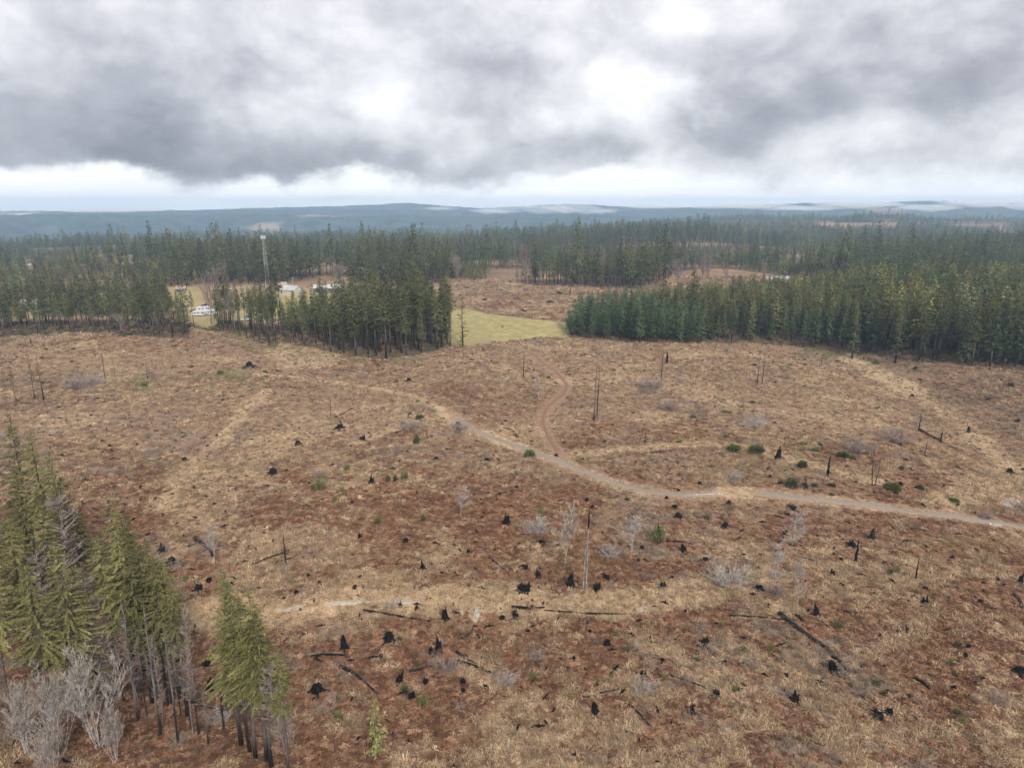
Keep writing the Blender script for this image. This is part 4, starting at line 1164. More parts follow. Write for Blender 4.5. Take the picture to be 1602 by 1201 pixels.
LOGS = [((308, 842), (332, 870), 8, 1, 'thick steep charred log by the close stand'), ((532, 1042), (592, 1084), 7, 1, 'long diagonal charred log below the tall narrow stump'), ((568, 957), (674, 971), 5, 0, 'long dark log lying below the pale gravel patch'), ((800, 953), (852, 950), 7, 0, 'short thick black log on the grassy track'),
        ((852, 955), (988, 961), 4, 0, 'very long thin log along the grassy track'), ((1222, 960), (1300, 1024), 9, 1, 'long thick black log running down to the big stump'), ((1298, 1020), (1322, 1048), 7, 1, 'grey end piece of the broken log by the big stump'), ((1140, 963), (1228, 969), 4, 0, 'thin dark log meeting the head of the thick log'),
        ((715, 1036), (772, 1052), 6, 0, 'dark log beside the pale dead shrub'), ((712, 1021), (746, 1037), 5, 0, 'shorter dark log above the one by the pale shrub'), ((724, 1000), (740, 984), 5, 1, 'short grey log tilted up in the tan grass'), ((640, 1050), (682, 1041), 6, 1, 'grey broken log behind the jagged stump cluster'),
        ((912, 1090), (982, 1076), 4, 1, 'slim pale grey log left of the radiating brush'), ((1050, 1056), (1116, 1082), 4, 0, 'thin dark log running into a black stump'), ((982, 1104), (1018, 1134), 6, 1, 'charred log cut by the picture bottom'), ((396, 884), (456, 858), 4, 0, 'thin dark log rising through the middle grass'), ((440, 878), (466, 868), 3, 0, 'short thin log parallel to the middle grass log'),
        ((1437, 673), (1472, 691), 6, 0, 'thick black log on the far slope'), ((1472, 690), (1500, 706), 4, 0, 'thin lower half of the far slope log'), ((1431, 1062), (1453, 1078), 8, 0, 'short stout black log in rust bracken'), ((486, 1028), (542, 1024), 6, 0, 'dark log half buried in rust bracken under the narrow stump'),
        ((345, 1116), (404, 1100), 7, 0, 'black log lying between the thin trunks at the bottom'), ((478, 790), (512, 812), 3, 0, 'thin bent log in the middle of the clearing'), ((524, 653), (554, 638), 3, 1, 'thin grey log near the crest of the near rise'), ((1042, 846), (1072, 849), 4, 0, 'short dark log beside the bright green bush'),
        ((766, 872), (797, 900), 4, 1, 'crumbling grey log on the bare patch'), ((1586, 930), (1601, 955), 6, 1, 'bleached curved log at the frame edge'), ((1238, 869), (1292, 881), 3, 0, 'slim log at the foot of the pale bare tree'), ((1018, 710), (1058, 704), 4, 1, 'grey log heap beside the grassy side track'),
        ((294, 1095), (345, 1112), 5, 0, 'log in shade under the bare trunked clump'), ((283, 877), (316, 932), 2, 1, 'fallen pale pole leaning over two stumps'), ((187, 803), (206, 793), 3, 0, 'short black log beside the close stand tops'), ((577, 1030), (596, 1027), 5, 0, 'stubby log with a stump on its end'), ((620, 945), (640, 950), 2, 0, 'thin stick log on the grassy track edge'), ((1305, 645), (1325, 650), 2, 0, 'small log high on the far slope')]
for i, (a, b, w, ash, lab) in enumerate(LOGS):
    A, B = ground(*a), ground(*b); mid = ((A[0] + B[0]) / 2, (A[1] + B[1]) / 2); mz = float(T(*mid))
    L = math.hypot(B[0] - A[0], B[1] - A[1]); dist_ = project(*mid, mz)[2]; r0 = min(.75, max(.14, w * dist_ / FPX * .46))
    o = link('charred_log', log_mesh(200 + i, L, r0, M['ashlog' if ash else 'char']), loc=(mid[0], mid[1], (A[2] + B[2] + mz) / 3))
    o.rotation_euler = (0, -math.atan2(B[2] - A[2], L), math.atan2(B[1] - A[1], B[0] - A[0]))
    tag(o, lab, 'log', 'burnt logs across the clearing')

# ------------------------------------------------------------------ standing snags and bare trees
def snag_mesh(seed, h, r0, nb, mat, split=False, top=.35, branch=1.2):
    r = random.Random(seed); mb = MB()
    for k in range(2 if split else 1):
        hh = h * (1 if k == 0 else .82); dx = .32 * k; n = 8
        pts = [(dx + .05 * r.uniform(-1, 1) * i * .3 + .02 * hh * i / n * (1 if not k else -.6), .08 * k + .04 * r.uniform(-1, 1) * i * .3, hh * i / n - (.3 if i == 0 else 0)) for i in range(n + 1)]
        mb.tube(pts, [r0 * (1.35 if i == 0 else 1 - (1 - top) * i / n) * r.uniform(.9, 1.08) for i in range(n + 1)], 7, True, lambda i, j: 1 + r.uniform(-.1, .1))
        # splintered tip
        tip = Vector(pts[-1])
        for _ in range(3):
            a = r.uniform(0, 6.28); mb.tube([tip + Vector((math.cos(a), math.sin(a), 0)) * r0 * top * .5, tip + Vector((r.uniform(-.05, .05), r.uniform(-.05, .05), r.uniform(.2, .6)))], [r0 * top * .5, .01], 4)
        for _ in range(nb):
            i = r.randrange(2, n); p = Vector(pts[i]) + Vector((0, 0, r.uniform(-.5, .5))); a = r.uniform(0, 6.28)
            d = Vector((math.cos(a), math.sin(a), r.uniform(-.3, .5))).normalized(); L = branch * r.uniform(.4, 1.2)
            mb.tube([p, p + d * L * .5, p + d * L + Vector((0, 0, -.1 * L))], [.045, .03, .01], 3, False)
    return mb.mesh('snag', mat)


SN = [(921, 798, 922, .26, 'split', 'tall split grey snag with a black spike top'), (1298, 714, 744, .32, 'char', 'straight black post standing on the slope'), (819, 551, 590, .22, 'snag', 'thin dark snag beside the red track'), (1037, 548, 593, .18, 'snag', 'thin snag in front of the thick black post'),
      (1044, 552, 569, .62, 'char', 'thick black post on the hilltop'), (932, 570, 657, .24, 'snag', 'tallest thin snag above the grassy side track'), (936, 582, 652, .18, 'snag', 'slim snag close to the tallest thin snag'), (843, 592, 626, .12, 'grey_twig', 'pale thin snag inside the bend of the red track'),
      (1197, 549, 600, .15, 'snag', 'thin snag on the crest near the plantation end'), (1188, 562, 602, .14, 'snag', 'shorter thin snag near the plantation end'), (1287, 553, 572, .14, 'snag', 'tiny snag on the crest by the green strip'), (47, 530, 539, .4, 'char', 'stubby black post in the upper clearing'),
      (157, 545, 592, .15, 'snag', 'thin bare snag behind the grey brush hollow'), (226, 556, 592, .15, 'snag', 'lean bare snag alone in the upper clearing'), (1437, 876, 906, .16, 'char', 'slender dark stick standing in the tan grass'), (1343, 845, 878, .26, 'char', 'pointed black post beside the humped stump'), (1441, 648, 674, .2, 'snag', 'grey snag at head of the long black log'),
      (1474, 675, 693, .3, 'char', 'leaning black post along the long black log'), (1450, 692, 712, .14, 'snag', 'thin snag below the long black log'), (443, 838, 882, .18, 'snag', 'thin dark snag amid middle grass logs'), (1010, 672, 692, .14, 'snag', 'small snag amid grey brush above the side track'),
      (516, 625, 652, .12, 'snag', 'spindly snag on the near rise'), (893, 410, 462, .4, 'char', 'black post standing in the back clearing'), (742, 415, 440, .5, 'snag', 'scorched snag at edge of the back clearing')]
for i, (u, vt, vb, r0, mt, lab) in enumerate(SN):
    if u == 893: vt, vb, u = 449, 462, 892
    x, y, z, h = standing(u, vt, vb)
    if mt == 'split':
        o = tag(link('burnt_snag', None, loc=(x, y, z)), lab, 'snag', 'burnt snags left standing'); r = random.Random(9)
        for k, (dx, hh, rr0) in enumerate(((0., h * .78, .155), (-.5, h * .60, .14))):
            mb = MB(); pts = [(dx * (1 - .5 * j / 7) + r.uniform(-.05, .05), .1 * k + r.uniform(-.05, .05), hh * j / 7 - (.3 if j == 0 else 0)) for j in range(8)]
            mb.tube(pts, [rr0 * (1.5 if j == 0 else 1 - .05 * j) for j in range(8)], 7, True, lambda i_, j_: 1 + r.uniform(-.12, .12))
            for _ in range(16):
                p = Vector(pts[r.randrange(3, 8)]) + Vector((0, 0, r.uniform(-.9, .2))); a_ = r.uniform(0, 6.28); d = Vector((math.cos(a_), math.sin(a_), r.uniform(.0, 1.1))).normalized()
                mb.tube([p, p + d * r.uniform(.4, 1.2)], [.06, .012], 4)
            link('stem', mb.mesh('stem', M['snag_grey']), o)
        mb = MB(); mb.tube([(pts0, 0.02, h * f) for pts0, f in ((0.02, .765), (.08, .86), (.1, .95), (.13, 1.))], [.15, .13, .11, .03], 7, True, lambda i_, j_: 1 + r.uniform(-.12, .12))
        link('charred_tip', mb.mesh('charred_tip', M['char']), o)
        continue
    me = snag_mesh(400 + i, h, r0, 0 if mt == 'char' else 7, M[mt])
    tag(link('burnt_snag', me, loc=(x, y, z)), lab, 'snag', 'burnt snags left standing')


POLES = [(186, 905, 1128, 'first'), (205, 925, 1122, ''), (218, 900, 1150, ''), (228, 955, 1138, ''), (243, 930, 1105, ''), (252, 940, 1162, ''), (266, 960, 1120, ''), (283, 985, 1140, ''), (296, 1000, 1150, ''), (172, 930, 1098, ''), (205, 985, 1090, ''), (312, 1020, 1165, ''), (150, 985, 1120, ''), (338, 1005, 1140, '')]
POLES.sort(key=lambda p: p[0])
for i, (u, vt, vb, _) in enumerate(POLES):
    x, y, z, h = standing(u, vt + 40, vb)
    tag(link('burnt_pole', snag_mesh(460 + i, h, .085 + .03 * (i % 3), 26, M['snag'], False, .3, 1.5), loc=(x, y, z)), 'bare blackened pole of the close stand, %s from the frame edge' % nth(i), 'burnt pole', 'blackened poles of the close stand')


def bare_tree(seed, h, spread, mat, trunk_r, levels=3, nb=(9, 5, 4), up=.9, stems=1, thin=.010, first=.55):
    """leafless tree: returns trunk mesh and twig mesh"""
    r = random.Random(seed); tr = MB(); tw = MB()

    def grow_(p, d, L, rad, lev, mb):
        n = 4; pts = [p]; dd = d.copy()
        for k in range(n):
            dd = (dd + Vector((r.uniform(-.16, .16), r.uniform(-.16, .16), .05))).normalized(); pts.append(pts[-1] + dd * L / n)
        mb.tube(pts, [rad * (1 - .75 * k / n) + thin * .4 for k in range(n + 1)], 5 if lev == 0 else 3, False)
        if lev >= levels: return
        for q_ in range(nb[lev]):
            f = r.uniform(.28 if lev == 0 else .15, 1.); i = min(n - 1, int(f * n)); b = pts[i].lerp(pts[i + 1], f * n - i)
            a = r.uniform(0, 6.283); side = Vector((math.cos(a), math.sin(a), 0)); e = (dd * (1 - spread) + side * spread + Vector((0, 0, up * .35))).normalized()
            grow_(b, e, L * (first if lev == 0 else .5) * (1.15 - .6 * f) * r.uniform(.7, 1.25), max(thin, rad * .42), lev + 1, tw)
    for s_ in range(stems):
        a = r.uniform(0, 6.28); k = .0 if stems == 1 else r.uniform(.1, .35)
        grow_(Vector((k * math.cos(a), k * math.sin(a), -.15)), Vector((k * math.cos(a), k * math.sin(a), 1)).normalized(), h * (1 if stems == 1 else r.uniform(.7, 1)), trunk_r / stems ** .5, 0, tr)
    return tr.mesh('trunk', mat), tw.mesh('twigs', mat)


BARE = {'sapling': [bare_tree(500 + i, 10, .62, M['grey_twig'], .10, 3, (30, 7, 3), .6, 1, .014, .30) for i in range(3)],
        'mound': [bare_tree(510 + i, 10, .55, M['grey_twig'], .16, 3, (13, 6, 4), 1.2, 6, .012, .40) for i in range(3)],
        'tree': [bare_tree(520 + i, 10, .55, M['mauve_twig'], .16, 3, (20, 7, 4), .9, 1, .022) for i in range(3)],
        'dead': [bare_tree(530 + i, 10, .85, M['mauve_twig'], .085, 2, (90, 6), .9, 1, .012, .13) for i in range(2)],
        'stems': [bare_tree(540, 10, .45, M['snag'], .17, 1, (6,), 1., 3, .02)]}
BT = [('sapling', 720, 764, 808, 'pale twiggy sapling in the middle of the clearing', 1.4), ('sapling', 885, 798, 888, 'tall pale ghostly sapling left of the split snag', 1.), ('sapling', 991, 812, 868, 'pale broad sapling right of the split snag', 1.5), ('sapling', 1247, 803, 872, 'pale bare tree below the gravel road, brightest of the pale trees', 1.2),
      ('sapling', 1219, 848, 908, 'pale bare tree just downhill of the brightest one', 1.1), ('sapling', 1256, 880, 955, 'faint thin sapling below the two pale bare trees', .7), ('sapling', 328, 826, 884, 'faint pale sapling behind the steep black log', .9), ('sapling', 843, 592, 625, 'small pale sapling inside the red track bend', 1.2),
      ('stems', 1376, 697, 760, 'three grey stems rising from one foot', 1.), ('dead', 56, 786, 1015, 'grey dead conifer spire among the close stand', 1.1), ('dead', 30, 852, 1045, 'second grey dead conifer spire, nearer the frame edge', 1.), ('dead', 150, 905, 1085, 'grey dead conifer tangle beside the bushy fir', 1.), ('dead', 275, 955, 1150, 'grey dead pole with a whisk of twigs at its top', .55),
      ('dead', 440, 1030, 1215, 'grey dead pole at clearing edge of the drooping conifers', .9), ('dead', 232, 985, 1135, 'bare grey pole among the black trunks', .5), ('dead', 196, 962, 1110, 'bare twiggy pole left among the black trunks', .55),
      ('mound', 75, 1045, 1165, 'pale leafless alder, fuller crown at the picture bottom', .95), ('mound', 130, 1035, 1170, 'pale leafless alder with upswept fan of twigs', .95), ('mound', 20, 1070, 1180, 'pale leafless alder cut by the frame edge', .9), ('mound', 165, 1095, 1190, 'small pale leafless alder beside the black trunks', .8), ('mound', 60, 1130, 1230, 'pale leafless alder lowest in the picture', .9),
      ('tree', 717, 408, 446, 'tan leafless tree at the back clearing edge', 1.), ('tree', 826, 395, 446, 'tall tan leafless tree by back clearing wood', .8), ('tree', 1100, 405, 450, 'grey leafless poplar spire, left of the pair', .6), ('tree', 1110, 408, 452, 'grey leafless poplar spire, right of the pair', .6), ('tree', 1139, 415, 452, 'thin leafless tree beside the poplar pair', .6), ('tree', 1063, 412, 452, 'round mauve leafless tree behind the broad fir', 1.3),
      ('tree', 1440, 418, 452, 'round mauve leafless tree in the far wood', 1.5), ('tree', 187, 495, 520, 'pale bushy leafless tree before the pole wood', 1.5), ('tree', 945, 405, 440, 'mauve leafless tree in the middle wood', 1.), ('tree', 527, 420, 452, 'mauve leafless tree behind the long barn', 1.5), ('tree', 322, 430, 508, 'grey leafless tree in front of the farm yard', .8), ('tree', 362, 465, 520, 'grey leafless tree in the burnt strip', .7), ('tree', 1194, 415, 440, 'small pink leafless tree by the far clearing', 1.)]
for i, (k, u, vt, vb, lab, wd_) in enumerate(BT):
    x, y, z, h = standing(u, vt, vb)
    if h < 1: h = 8
    tm, wm = BARE[k][i % len(BARE[k])]
    o = link('bare_tree', None, loc=(x, y, z), rz=rnd.uniform(0, 6.28), sc=(h / 10 * wd_, h / 10 * wd_, h / 10)); link('trunk', tm, o); link('twigs', wm, o)
    tag(o, lab, 'bare tree', 'leafless trees')

# ------------------------------------------------------------------ shrubs
GB = [brush_mesh(600 + i, 90, 1.6, M['grey_twig'], .02, 2.2, 1.3) for i in range(2)] + [brush_mesh(610 + i, 80, 1.5, M['mauve_twig'], .02, 2.0, 1.3) for i in range(2)]
BR = [(1145, 912, 80, 0, 'large grey brush heap of dead branches'), (1005, 1080, 42, 0, 'radiating grey brush like a burst'), (790, 1066, 46, 0, 'pale spiky brush at the end of a dark log'), (700, 1048, 46, 2, 'mauve dead shrub beside the dark log'), (838, 832, 50, 0, 'grey brush heap above the ghostly sapling'), (955, 868, 40, 0, 'grey brush between split snag and broad sapling'),
      (1395, 690, 64, 2, 'wide mauve brush below the long black log'), (1342, 706, 50, 2, 'mauve brush with a stump in front'), (1020, 606, 50, 2, 'mauve brush on the plateau, upper of two'), (1040, 640, 40, 2, 'mauve brush on the plateau, lower of two'), (1180, 668, 44, 0, 'grey brush above the grassy side track'), (838, 1032, 40, 2, 'mauve brush alone in rust bracken'),
      (1562, 1098, 46, 2, 'mauve brush at the bottom frame corner'), (128, 606, 62, 2, 'mauve brush heap filling the hollow'), (150, 600, 36, 0, 'grey brush behind the hollow heap'), (1540, 810, 30, 2, 'brown brush near the road end'), (610, 948, 26, 0, 'small grey brush beside the pale gravel patch'), (1214, 902, 30, 0, 'grey brush at foot of the pale tree'), (640, 672, 44, 2, 'mauve brush on crest of the near rise'), (720, 672, 36, 2, 'mauve brush beside the gravel road start'),
      (1150, 748, 30, 0, 'pale grey brush above the road gap'), (500, 745, 30, 2, 'small mauve brush in the middle grass'), (1215, 930, 42, 2, 'mauve brush right of the big brush heap'), (1600, 800, 46, 2, 'dark brush at the road edge by the frame'), (345, 1128, 40, 0, 'pale brush at the bottom beside the black log')]
for i, (u, v, w, k, lab) in enumerate(BR):
    x, y, z = ground(u, v); s = w * project(x, y, z)[2] / FPX / 3.0
    tag(link('dead_brush', GB[k + i % 2], loc=(x, y, z), rz=i, sc=(s, s, s * .8)), lab, 'brush', 'leafless brush heaps')


def leafy_mesh(seed, n, hh, spread, mat, size):
    r = random.Random(seed); mb = MB()
    for _ in range(n):
        a = r.uniform(0, 6.283); e = r.random(); ro = spread * .5 * r.random() ** .5 * (1 - .45 * e); z = hh * e * r.uniform(.6, 1)
        p = Vector((ro * math.cos(a), ro * math.sin(a), z)); d = Vector((math.cos(a) * .5 + r.uniform(-.3, .3), math.sin(a) * .5 + r.uniform(-.3, .3), r.uniform(.5, 1.2))).normalized()
        L = size * r.uniform(.6, 1.3); s = d.cross(Vector((r.uniform(-1, 1), r.uniform(-1, 1), .2))).normalized() * L * .13
        m_ = p + d * L * .5; mb.face([tuple(p), tuple(m_ - s), tuple(p + d * L), tuple(m_ + s)])
    for _ in range(7):
        a = r.uniform(0, 6.28); mb.tube([(0, 0, -.1), (spread * .2 * math.cos(a), spread * .2 * math.sin(a), hh * .6)], [.03, .012], 3, False)
    return mb.mesh('shrub', mat)


BM = [leafy_mesh(700 + i, 420, 1.5, 2.2, M['broom'], .6) for i in range(3)]; SMH = [leafy_mesh(710 + i, 200, 1.3, 1.2, M['seedling'], .4) for i in range(3)]
GS = """829,713,20 1149,705,30 1183,707,30 1028,846,22b 1133,646,11 1141,646,8 1085,654,15 959,665,9 991,647,8 1106,812,9b 1090,689,10 1178,630,11 1062,692,12 914,707,8 870,713,8 988,808,6b 1136,684,10 847,804,9b
1238,761,28 1276,706,15 1255,731,24 1396,766,30 1438,765,15 1492,785,20 1417,720,10 1498,732,9 1531,703,8 1370,639,9 1257,696,15 1318,715,22 1333,717,17 1301,760,15 1274,761,15 1301,774,11 1221,756,11 1347,681,9 1259,605,9 1434,749,9 1265,665,9
657,655,18 719,665,8 652,694,10b 633,749,11b 619,750,7b 607,753,8b 502,764,15b 490,764,8b 662,815,10b 524,783,8b 808,744,7b 543,736,9b 591,820,10b 654,629,10 669,630,7 641,648,7 535,769,7b
1486,1039,9b 1493,1057,9b 1498,1012,10b 1370,1073,10b 1381,1086,9b 1311,981,11b 1497,1119,11b 1505,1131,10b 1392,898,8b 1404,896,8b 963,995,10b 1127,980,10b 1163,1020,10b 1091,1034,8b 835,1062,10b 957,1056,7b 1039,1061,8b 981,1019,9b 1150,1081,9b 1205,1017,9b 626,1004,9b 529,1126,15b 662,1100,13b 568,1056,8b 653,1043,9b 750,1049,7b 529,1095,9b 634,1084,12b 462,1014,7b 291,908,9b
74,526,18 225,605,14 345,585,12 415,582,8 418,590,8 300,575,8 115,547,8 72,547,8 1370,569,12 1310,566,9 980,536,8 858,592,8 835,592,7 870,600,7 960,580,8 1008,580,6 1600,735,9""".split()
sh = []
for i, tok in enumerate(GS):
    b = tok.endswith('b'); u, v, w = map(float, tok.rstrip('b').split(','))
    x, y, z = ground(u, v); s = w * project(x, y, z)[2] / FPX / (1.25 if b else 2.3) * (1.1 if b else .85)
    o = link('green_seedling' if b else 'broom_bush', (SMH if b else BM)[i % 3], loc=(x, y, z - .05), rz=i * 1.3, sc=(s, s * rnd.uniform(.7, 1.1), s * (rnd.uniform(.8, 1.1) if b else rnd.uniform(.5, .85))))
    tag(o, None, 'seedling' if b else 'bush', 'bright green seedlings' if b else 'dark green broom bushes'); sh.append((o, u, v, 'bright green seedling' if b else 'dark green bush'))
assign_labels(sh, None)


# ------------------------------------------------------------------ pale gravel patches and puddles on the ground
def patch(name, poly, mat, lift=.05, label=None):
    P = [ground(u, v) for u, v in poly]; n = 64; c = np.mean(np.array(P)[:, :2], 0)
    pts = np.array(P)[:, :2]; pts = np.vstack([pts, pts[:1]]); s = np.concatenate([[0], np.cumsum(np.hypot(*np.diff(pts, axis=0).T))]); t = np.linspace(0, s[-1], n, endpoint=False)
    bx, by = np.interp(t, s, pts[:, 0]), np.interp(t, s, pts[:, 1]); rag = 1 + .45 * (fbm(t / 1.3, t * 0 + c[0], 9, 3) - .5)
    rings = np.linspace(0, 1, 9)[:, None]
    X = c[0] + (bx - c[0]) * rag * rings; Y = c[1] + (by - c[1]) * rag * rings
    X = np.hstack([X, X[:, :1]]); Y = np.hstack([Y, Y[:, :1]])
    Z = T(X, Y) + lift - .25 * (rings ** 6)
    return tag(link(name, grid_mesh(name, X, Y, Z, mat, {})), kind='structure')


for i, p_ in enumerate(PATCHES):
    patch('gravel_patch' if i < 6 else 'puddle', p_, M['paledirt' if i < 6 else 'water'], .10 if i < 6 else .16)

# ------------------------------------------------------------------ slash piles in the back clearing
def pile_mesh(seed):
    r = random.Random(seed); mb = MB()
    for _ in range(70):
        a = r.uniform(0, 6.28); ro = 2.2 * r.random() ** .7; z = 1.3 * (1 - ro / 2.4) * r.uniform(.2, 1); t = r.uniform(0, 6.28); L = r.uniform(.6, 2.2)
        p = Vector((ro * math.cos(a), ro * math.sin(a) * .7, z)); d = Vector((math.cos(t), math.sin(t), r.uniform(-.3, .45))) * L * .5
        mb.tube([p - d, p, p + d], [.05, r.uniform(.07, .2), .04], 5)
    return mb.mesh('slash_pile', M['char' if seed % 2 else 'ashlog'])


PM = [pile_mesh(s) for s in (1, 2, 3)]; pl = []
for i, (u, v, w) in enumerate([(817, 487, 14), (861, 473, 15), (874, 460, 14), (809, 468, 10), (785, 454, 9), (810, 452, 9), (692, 440, 10), (731, 451, 10), (759, 469, 11), (764, 441, 8), (766, 450, 7), (797, 441, 8), (840, 446, 9), (900, 472, 9), (720, 462, 7), (785, 510, 5), (786, 512, 5), (1112, 437, 7), (1130, 446, 6)]):
    x, y, z = ground(u, v); s = w * project(x, y, z)[2] / FPX / 4.4
    o = tag(link('slash_pile', PM[i % 3], loc=(x, y, z - .1), rz=i * 2.1, sc=s), None, 'slash pile', 'slash piles of the back clearing'); pl.append((o, u, v))
ref = dict(bw=(893, 462, 'black post in the back clearing'), tn=(717, 446, 'tan leafless tree'), lf=(722, 500, 'ragged lone fir'), sp=(826, 446, 'tall tan tree'), pp=(1105, 450, 'poplar pair'))
bk = {}
for o, u, v in pl:
    a = min(ref.values(), key=lambda l: (l[0] - u) ** 2 + (3 * (l[1] - v)) ** 2); bk.setdefault(a[2], []).append((math.hypot(a[0] - u, 3 * (a[1] - v)), o))
for k, l in bk.items():
    l.sort(key=lambda t: t[0])
    for i, (d, o) in enumerate(l): o['label'] = 'dark slash pile near the %s, %s from it' % (k, nth(i))


# ------------------------------------------------------------------ farm buildings and houses
def house(name, u, v, wpx, hpx, wall, roof, label, cat, depth=.6, rz=0., doors=1, wins=3, flat=False, grp=None):
    x, y, z = ground(u, v); k = project(x, y, z)[2] / FPX; W = wpx * k; Ht = max(hpx * k, 2.6); D = max(W * depth, 4.); ew = Ht * (.62 if not flat else .85)
    o = tag(link(name, None, loc=(x, y + D / 2, z), rz=rz), label, cat, grp)
    mb = MB(); hw, hd = W / 2, D / 2
    # walls with gables: ridge runs along x
    V = [(-hw, -hd, -1), (hw, -hd, -1), (hw, hd, -1), (-hw, hd, -1), (-hw, -hd, ew), (hw, -hd, ew), (hw, hd, ew), (-hw, hd, ew), (-hw, 0, Ht - .1), (hw, 0, Ht - .1)]
    mb.v = V; mb.f = [(0, 1, 5, 4), (2, 3, 7, 6), (1, 2, 6, 9, 5), (3, 0, 4, 8, 7), (3, 2, 1, 0), (4, 5, 9, 8), (6, 7, 8, 9)]; mb.mi = [0] * 7
    link('wall', mb.mesh('wall', M[wall]), o)
    rb = MB(); e = .45; sl = (Ht - ew) / hd
    for sg in (-1, 1):
        a = (hd + e) * sg; ze = Ht - sl * (hd + e)
        p = [(-hw - e, 0, Ht), (hw + e, 0, Ht), (hw + e, a, ze), (-hw - e, a, ze)]; q_ = [(a_, b_, c_ + .16) for a_, b_, c_ in p]
        n0 = len(rb.v); rb.v += p + q_
        for f in ((0, 1, 2, 3), (4, 5, 6, 7), (0, 1, 5, 4), (1, 2, 6, 5), (2, 3, 7, 6), (3, 0, 4, 7)): rb.f.append(tuple(n0 + i_ for i_ in f)); rb.mi.append(0)
    link('roof', rb.mesh('roof', M[roof]), o)
    slots = np.linspace(-hw * .78, hw * .78, doors + wins) if doors + wins > 1 else [0.]
    for i, sx_ in enumerate(slots):
        b = MB()
        if i % 3 == 1 and doors > 0 or i == 0 and doors + wins == 1:
            w_ = min(1.6 if cat == 'house' else 3.2, W * .2); b.box(sx_ - w_ / 2, sx_ + w_ / 2, -hd - .06, -hd - .002, -.1, min(2.2 if cat == 'house' else 3.4, ew * .85)); link('door', b.mesh('door', M['brown_wall']), o); doors -= 1
        else:
            w_ = min(1.2, W * .12); b.box(sx_ - w_ / 2, sx_ + w_ / 2, -hd - .05, -hd - .002, ew * .4, ew * .78); link('window', b.mesh('window', M['glass']), o)
    return o


house('barn', 453, 463, 27, 15, 'white_wall', 'white_roof', 'cream walled barn with pale metal roof beside the tower fir', 'barn', .8, -.35, 1, 1)
house('barn', 512, 458, 44, 12, 'grey_wall', 'white_roof', 'long dark walled barn with pale roof behind the grove', 'barn', .3, .08, 2, 4)
house('farmhouse', 441, 451, 12, 9, 'brown_wall', 'rust_roof', 'small farmhouse with rusty roof behind the cream barn', 'house', .8, .3, 1, 1)
house('shed', 282, 457, 13, 9, 'grey_wall', 'rust_roof', 'low shed with rusty roof on the tan field', 'shed', .7, .2, 1, 1)
house('farmhouse', 46, 487, 30, 17, 'white_wall', 'white_roof', 'white house with pale roof glimpsed behind the pole wood', 'house', .6, .15, 1, 3)
FHS = [(1225, 442, 22, 9, 'white_wall', 'white_roof', 'biggest pale house of the far right clearing'), (1206, 441, 10, 7, 'white_wall', 'grey_roof', 'small pale house left of the biggest pale house'), (1364, 440, 17, 9, 'white_wall', 'white_roof', 'white roofed house in the right wood, bigger of two'), (1342, 438, 10, 7, 'white_wall', 'white_roof', 'white roofed house in the right wood, smaller of two'),
       (1018, 417, 10, 6, 'brown_wall', 'white_roof', 'pale roofed house above the broad plantation firs'), (186, 402, 8, 5, 'white_wall', 'white_roof', 'tiny white house at the far green field'), (206, 406, 9, 6, 'white_wall', 'grey_roof', 'tiny grey roofed house below the far green field'), (1322, 401, 11, 6, 'brown_wall', 'rust_roof', 'brown house high in the right wood'), (1527, 378, 8, 5, 'white_wall', 'white_roof', 'tiny white house in the farthest right wood'),
       (161, 465, 10, 6, 'white_wall', 'white_roof', 'white roofed house behind the middle of the pole wood'), (45, 418, 8, 5, 'white_wall', 'white_roof', 'tiny white house in the left forest')]
for u, v, w, h_, wl_, rf_, lab in FHS:
    house('house', u, v, w, h_, wl_, rf_, lab, 'house', .7, ((u * 7) % 10 - 5) * .06, 1, 2, grp='houses among the trees')


# ------------------------------------------------------------------ vehicles in the farm yard
def wheels(o, xs_, w, r_):
    for x in xs_:
        for s in (-1, 1):
            mb = MB(); mb.tube([(x, s * w - .11, r_), (x, s * w + .11, r_)], [r_, r_], 12); link('wheel', mb.mesh('wheel', M['tyre']), o)


def prism(mb, prof, w0, w1):
    """side profile (x, z, inset) swept across y"""
    n = len(prof); k = len(mb.v)
    mb.v += [(x, -w0 + i, z) for x, z, i in prof] + [(x, w0 - i, z) for x, z, i in prof]
    for j in range(n):
        a, b = k + j, k + (j + 1) % n; mb.f.append((a, b, b + n, a + n)); mb.mi.append(0)
    mb.f.append(tuple(range(k, k + n))); mb.f.append(tuple(range(k + 2 * n - 1, k + n - 1, -1))); mb.mi += [0, 0]


